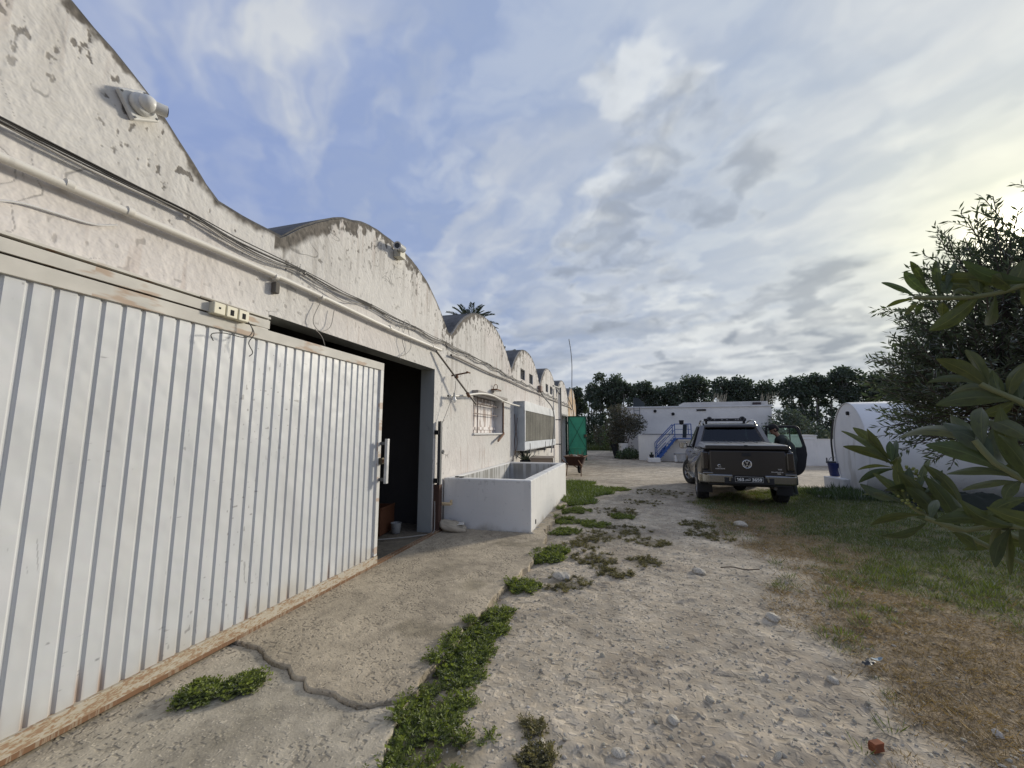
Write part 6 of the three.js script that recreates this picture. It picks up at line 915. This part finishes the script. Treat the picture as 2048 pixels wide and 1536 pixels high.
// narrow leaved tree at the right edge: limbs, twigs set with leaf pairs
{
  const R = rngOf(970), t = thing('olive_tree', 'narrow leaved dark tree at the right edge against the bright sky', 'tree', [0, 0, 0]);
  const wood = std({ color: lin(0.075, 0.06, 0.05), roughness: 0.9 }), limb = new MB(), lv = new Leaves(), tw = new MB();
  limb.tube([[3.6, -0.05, -3.6], [3.5, 0.6, -3.65], [3.35, 1.1, -3.6]], 0.11, 10, 8);
  const start = V(3.35, 1.1, -3.6);
  // crown lobes [centre, radius x y z]
  const lobes = [[2.58, 2.1, -3.45, 0.42, 0.56, 0.5], [2.45, 1.80, -3.5, 0.46, 0.42, 0.45], [2.95, 2.25, -3.3, 0.55, 0.6, 0.6], [3.3, 1.95, -3.3, 0.8, 0.75, 0.7], [2.42, 1.68, -3.55, 0.30, 0.28, 0.35], [3.6, 2.3, -3.3, 0.7, 0.6, 0.7], [2.95, 1.55, -3.35, 0.6, 0.4, 0.5], [4.2, 2.0, -3.4, 0.8, 0.9, 0.8], [2.36, 1.78, -3.5, 0.32, 0.32, 0.35], [2.45, 2.35, -3.4, 0.3, 0.42, 0.35]];
  lobes.forEach(([x, y, z, a, b, c], i) => { const C = V(x, y, z), mid = start.clone().lerp(C, 0.5).add(V(0, 0.15, 0)); limb.tube([start.toArray(), mid.toArray(), C.toArray()], 0.035, 6, 8);
    const n = [230, 190, 190, 170, 120, 110, 140, 70, 130, 110][i];
    for (let k = 0; k < n; k++) { const d = randDir(R); if (d.y < -0.5 && R() < 0.5) d.y *= -1; const rr = 0.3 + 0.7 * Math.pow(R(), 0.5), q = V(x + d.x * a * rr, y + d.y * b * rr, z + d.z * c * rr); const dir = V(d.x, d.y * 0.6 + 0.55, d.z).normalize(), L = 0.2 + 0.2 * R(); sprig(q, dir, L); if (k % 4 === 0) tw.bar(C.toArray(), q.toArray(), 0.008, 4, 0.004); } });
  function sprig(q, dir, L) { const bend = randDir(R).multiplyScalar(0.25); const n = Math.round(L / 0.0125); let p = q.clone(), d = dir.clone(); const pts = [p.toArray()];
    for (let s = 0; s < n; s++) { d = d.clone().addScaledVector(bend, 0.06).normalize(); p = p.clone().addScaledVector(d, 0.0125); if (s % 6 === 5) pts.push(p.toArray()); const w = side(d, R); const q2 = d.clone().multiplyScalar(0.75).addScaledVector(w, 0.8).normalize(); const v = 0.6 + 0.8 * R(); lv.leaf(p, q2, side(q2, R), 0.044 + 0.024 * R(), 0.0105 + 0.004 * R(), [v, v, v * 0.95]); }
    if (pts.length > 1) tw.tube(pts, 0.0028, 3, pts.length * 2); }
  for (const [a, b] of [[[2.45, 2.35, -3.4], [2.17, 2.85, -3.35]], [[2.55, 2.5, -3.4], [2.3, 2.98, -3.33]], [[2.7, 2.6, -3.4], [2.42, 3.05, -3.3]], [[2.4, 2.2, -3.4], [1.99, 2.27, -3.4]], [[2.35, 1.85, -3.5], [1.84, 1.93, -3.53]], [[2.3, 1.8, -3.5], [1.9, 2.02, -3.5]], [[2.3, 1.7, -3.45], [1.85, 1.6, -3.5]], [[2.3, 1.65, -3.45], [1.9, 1.46, -3.42]], [[2.4, 1.6, -3.4], [2.05, 1.4, -3.4]], [[2.45, 2.0, -3.4], [1.98, 2.1, -3.45]], [[2.8, 2.75, -3.3], [2.6, 3.15, -3.2]], [[2.4, 2.5, -3.4], [2.12, 2.68, -3.4]]]) { const A = V(...a), B = V(...b); tw.bar(a, b, 0.006, 4, 0.003); const ax = B.clone().sub(A).normalize(); for (let k = 0; k < 7; k++) { const p = A.clone().lerp(B, 0.25 + 0.11 * k); sprig(p, ax.clone().addScaledVector(side(ax, R), 0.6).normalize(), 0.11 + 0.05 * R()); } sprig(B, ax, 0.1); }
  limb.build('trunk', wood, t); tw.build('twigs', wood, t); mesh('crown', lv.geo(), leafMat(0.056, 0.08, 0.034, 0.5), t);
}
// broad leaved shrub reaching in from the right, close by
{
  const t = thing('broad_leaved_shrub', 'broad leaved green shrub reaching in from the right edge, close to the camera', 'shrub');
  const bark = std({ color: lin(0.13, 0.14, 0.06), roughness: 0.7 });
  const lt = colorTex(128, 256, (u, v) => { const x = Math.abs(u - 0.5), vein = smooth(0.03, 0.008, x), sv = smooth(0.75, 0.95, Math.sin((v * 26 - x * 9) * 2) * 0.5 + 0.5) * 0.10, m = fbm(u * 6, v * 9, 4, 981); const br = smooth(0.66, 0.74, fbm(u * 5 + 3, v * 10, 4, 982)) * 0.6, k = (0.85 + (m - 0.5) * 0.6) * (1 - br * 0.4); return [mix(0.075 * k, 0.16, vein * 0.6) + sv * 0.03, mix(0.105 * k, 0.19, vein * 0.6) + sv * 0.035, mix(0.018 * k, 0.06, vein * 0.6)]; });
  const mats = [[1, 1, 1], [1.45, 1.3, 0.9], [0.72, 0.8, 0.85], [1.2, 1.05, 0.8], [0.85, 1, 0.9]].map(([r, g, b]) => new THREE.MeshPhysicalMaterial({ map: lt, color: lin(r, g, b), roughness: 0.7, transmission: 0.55, thickness: 0, side: THREE.DoubleSide }));
  // leaf blade along +y of length 1: oblanceolate, keeled, drooping
  const blade = (curl, seed) => { const nu = 6, nv = 14, pos = [], uv = [], idx = []; for (let j = 0; j <= nv; j++) { const v = j / nv, hw = 0.5 * Math.pow(Math.sin(Math.PI * Math.pow(v * 0.97 + 0.015, 1.25)), 0.8) + 0.03 * (1 - v); for (let i = 0; i <= nu; i++) { const u = i / nu * 2 - 1; const wav = 0.05 * Math.sin(v * 11 + seed * 2 + u) * Math.abs(u); pos.push(u * hw, v, Math.abs(u) * 0.16 * Math.sin(v * 3.1) + wav); uv.push(i / nu, v); } } for (let j = 0; j < nv; j++) for (let i = 0; i < nu; i++) { const a = j * (nu + 1) + i; idx.push(a, a + 1, a + nu + 1, a + 1, a + nu + 2, a + nu + 1); } const g = new THREE.BufferGeometry(); g.setAttribute('position', new THREE.Float32BufferAttribute(pos, 3)); g.setAttribute('uv', new THREE.Float32BufferAttribute(uv, 2)); g.setIndex(idx); g.userData = { curl }; g.computeVertexNormals(); return g; };
  const base = [0, 1, 2].map((k) => blade(0, k)); const R = rngOf(990); const eye = V(0, 1.55, 0);
  const putLeaf = (b, e, hw, parent) => { const d = e.clone().sub(b), L = d.length(); d.normalize(); const view = b.clone().sub(eye).normalize(); let w = d.clone().cross(view).normalize(); const roll = (R() - 0.5) * 1.5; w.applyAxisAngle(d, roll); const n = w.clone().cross(d).normalize(); const curl = (0.12 + 0.2 * R()) * (R() < 0.8 ? 1 : -1);
    const g = base[Math.floor(R() * 3)].clone(), p = g.attributes.position, up = V(0, -1, 0).addScaledVector(d, d.y).normalize(); for (let i = 0; i < p.count; i++) { const x = p.getX(i) * 2 * hw, y = p.getY(i), z = p.getZ(i) * 2 * hw; const sag = (4 * y * (1 - y)) * -curl * L * 0.45; const q = b.clone().addScaledVector(d, y * L).addScaledVector(w, x).addScaledVector(n, z).addScaledVector(up, sag); p.setXYZ(i, q.x, q.y, q.z); } g.computeVertexNormals(); mesh('leaf', g, mats[Math.floor(R() * 5)], parent); };
  const stems = new MB(); stems.tube([[1.45, -0.05, -0.55], [1.4, 0.6, -0.6], [1.25, 1.2, -0.7], [1.3, 1.9, -0.7]], 0.02, 8, 20).build('trunk', bark, t);
  TWIGS.forEach((p, i) => { const root = [[1.28, 1.75, -0.7], [1.25, 1.35, -0.7], [1.3, 1.0, -0.66], [1.33, 0.9, -0.64], [1.26, 1.15, -0.69], [1.36, 0.75, -0.63]][i]; const c = new THREE.CatmullRomCurve3([V(...root), ...p.map((q) => V(...q))]); const g = new THREE.TubeGeometry(c, 40, 0.0048, 7, false); const br = mesh('branch', flat(g), bark, t);
    for (let k = 0; k < 5; k++) { const s = 0.12 + k * 0.1, b = c.getPoint(s), ax = c.getTangent(s); const e = ax.clone().addScaledVector(side(ax, R), 0.9).normalize(); putLeaf(b, b.clone().addScaledVector(e, 0.09 + 0.04 * R()), 0.011 + 0.004 * R(), br); }
    if (i === 3 || i === 2) { const f = new MB(); for (let k = 0; k < 26; k++) { const b = c.getPoint(0.72 + 0.2 * R()).add(randDir(R).multiplyScalar(0.018)).add(V(0, 0.015, 0)); f.add(new THREE.IcosahedronGeometry(0.0035, 0), M4().setPosition(b)); } f.build('buds', std({ color: lin(0.2, 0.22, 0.06), roughness: 0.7 }), br); } });
  for (const [a, b, c, d, e, f, w] of LEAVES) putLeaf(V(a, b, c), V(d, e, f), w * 0.44, t);
}
// ground plants: tufts spread as one mass per kind
function tuftGeo(n, h, w, spread, seed, lean = 0.5) { const R = rngOf(seed), lv = new Leaves(); for (let i = 0; i < n; i++) { const a = R() * 6.283, r = spread * Math.sqrt(R()), d = V(Math.cos(a) * lean * (0.3 + R()), 1, Math.sin(a) * lean * (0.3 + R())).normalize(), v = 0.7 + 0.6 * R(); lv.leaf(V(Math.cos(a) * r, 0, Math.sin(a) * r), d, side(d, R), h * (0.6 + 0.7 * R()), w, [v, v, v * 0.9]); } return lv.geo(); }
function herbGeo(seed) { const R = rngOf(seed), lv = new Leaves(); for (let k = 0; k < 9; k++) { const a = R() * 6.283, d = V(Math.cos(a) * 0.8, 0.35 + 0.7 * R(), Math.sin(a) * 0.8).normalize(), L = 0.03 + 0.04 * R(); for (let s = 0.15; s <= 1; s += 0.17) { const p = d.clone().multiplyScalar(L * s).add(V(0, -0.012 * s * s, 0)); for (const e of [-1, 1]) { const w = d.clone().cross(V(0, 1, 0)).normalize().multiplyScalar(e).addScaledVector(d, 0.5).add(V(0, 0.35 * R(), 0)).normalize(), v = 0.6 + 0.8 * R(); lv.leaf(p, w, side(w, R), 0.012 + 0.008 * R(), 0.0085, [v, v, v * 0.8]); } } } return lv.geo(); }
function scatter(name, label, cat, geos, mat, place, seed, n) {
  const R = rngOf(seed), l = geos.map((g) => { const o = new THREE.InstancedMesh(g, mat, n); o.count = 0; o.castShadow = o.receiveShadow = true; return o; }); const m = M4(), q = new THREE.Quaternion(), c = new THREE.Color();
  for (let i = 0; i < n; i++) { const s = place(R); if (!s) continue; const o = l[Math.floor(R() * l.length)]; q.setFromEuler(new THREE.Euler((R() - 0.5) * 0.3, R() * 6.283, (R() - 0.5) * 0.3)); m.compose(V(s[0], s[3] !== undefined ? s[3] : groundY(s[0], s[1]) - 0.004, s[1]), q, V(s[2], s[2] * (0.8 + 0.5 * R()), s[2])); o.setMatrixAt(o.count, m); const v = 0.75 + 0.5 * R(); o.setColorAt(o.count, c.setRGB(v * (s[4] || 1), v, v)); o.count++; }
  const g = new THREE.Group(); g.name = numbered(name); l.forEach((o) => { o.name = 'plant_tufts'; o.userData = { kind: 'stuff' }; g.add(o); }); scene.add(g); tag(g, label, cat, null, 'stuff'); return g;
}
const herbs = [herbGeo(1), herbGeo(2), herbGeo(3)];
const apronTop = (x, z) => (inPoly(APRON_ALL, x, z) ? (inPoly([...CRACK, [-1.2, -10], [-2.9, -10]], x, z) ? 0.028 : 0.006) : groundY(x, z)) - 0.004;
const inBlot = (list, R, k) => { const [x, z, r] = list[Math.floor(Math.pow(R(), 0.8) * list.length)]; const a = R() * 6.283, d = r * 1.5 * Math.pow(R(), 0.6); const px = x + Math.cos(a) * d, pz = z + Math.sin(a) * d; if (fbm(px * 9, pz * 9, 3, 31) < k) return null; return [px, pz]; };
scatter('green_weeds', 'green creeping weeds along the broken edge of the apron', 'weeds', herbs, leafMat(0.165, 0.205, 0.028, 0.45), (R) => { const p = inBlot(WEEDS, R, 0.455); return p && p[0] > -2.78 && [p[0], p[1], 0.8 + 0.7 * R(), apronTop(p[0], p[1])]; }, 1001, 3600);
scatter('green_grass_tufts', 'long green grass tufts beside the trough end and the wheelbarrow', 'grass', [tuftGeo(18, 0.10, 0.009, 0.06, 5, 1.0)], leafMat(0.125, 0.18, 0.025, 0.4), (R) => { const p = inBlot(WEEDS.slice(13, 18), R, 0.4); return p && p[0] > -2.78 && !(p[0] < -1.4 && p[1] > -10.1) && [p[0], p[1], 0.6 + 0.6 * R(), apronTop(p[0], p[1])]; }, 1002, 1500);
scatter('dry_weeds', 'dry olive brown weeds in the middle of the stony track', 'weeds', herbs, leafMat(0.17, 0.15, 0.06, 0.4), (R) => { const p = inBlot(DRYW, R, 0.46); return p && [p[0], p[1], 0.5 + 0.6 * R()]; }, 1003, 1500);
const grassPlace = (R, want) => { const z = 0.4 - 13.6 * Math.pow(R(), 1.15), x = edgeX(z) - 0.3 + (8.5 + 0.3 * -z) * Math.pow(R(), 1.5); if (x > 10) return null; const g = grassAt(x, z); if (g < R()) return null; const gr = greenAt(x, z); if (want ? gr < R() : gr > R() * 1.15) return null; return [x, z]; };
scatter('green_grass', 'rough green grass under the shrubs on the right', 'grass', [tuftGeo(14, 0.058, 0.005, 0.05, 6, 0.8), tuftGeo(12, 0.045, 0.0045, 0.06, 7, 1.2)], leafMat(0.115, 0.15, 0.022, 0.45), (R) => { const p = grassPlace(R, true); return p && [p[0], p[1], 0.5 + 0.8 * R()]; }, 1004, 34000);
scatter('dry_grass', 'short dry brown grass along the right side of the track', 'grass', [tuftGeo(11, 0.034, 0.004, 0.055, 8, 2.6), tuftGeo(10, 0.045, 0.0035, 0.06, 9, 1.8)], leafMat(0.29, 0.205, 0.085, 0.35), (R) => { const p = grassPlace(R, false); return p && [p[0], p[1], 0.5 + 0.8 * R()]; }, 1005, 44000);
scatter('far_grass', 'sunlit green grass strip beyond the green door', 'grass', [tuftGeo(16, 0.45, 0.035, 0.3, 10)], leafMat(0.12, 0.15, 0.04, 0.4), (R) => { const x = -9 + 14 * R(), z = -36 - 7 * R(); return [x, z, 0.6 + 0.7 * R()]; }, 1006, 1500);
scatter('tank_grass', 'green grass fringe round the foot of the white tank', 'grass', [tuftGeo(16, 0.16, 0.012, 0.1, 11)], leafMat(0.075, 0.115, 0.03, 0.4), (R) => { const a = R(); return [4.7 + 4.5 * a + (R() - 0.5) * 0.8, -11.9 + a * -0.3 + (R() - 0.5) * 1.4, 0.6 + 0.8 * R()]; }, 1007, 1100);
renderer.render(scene, camera);
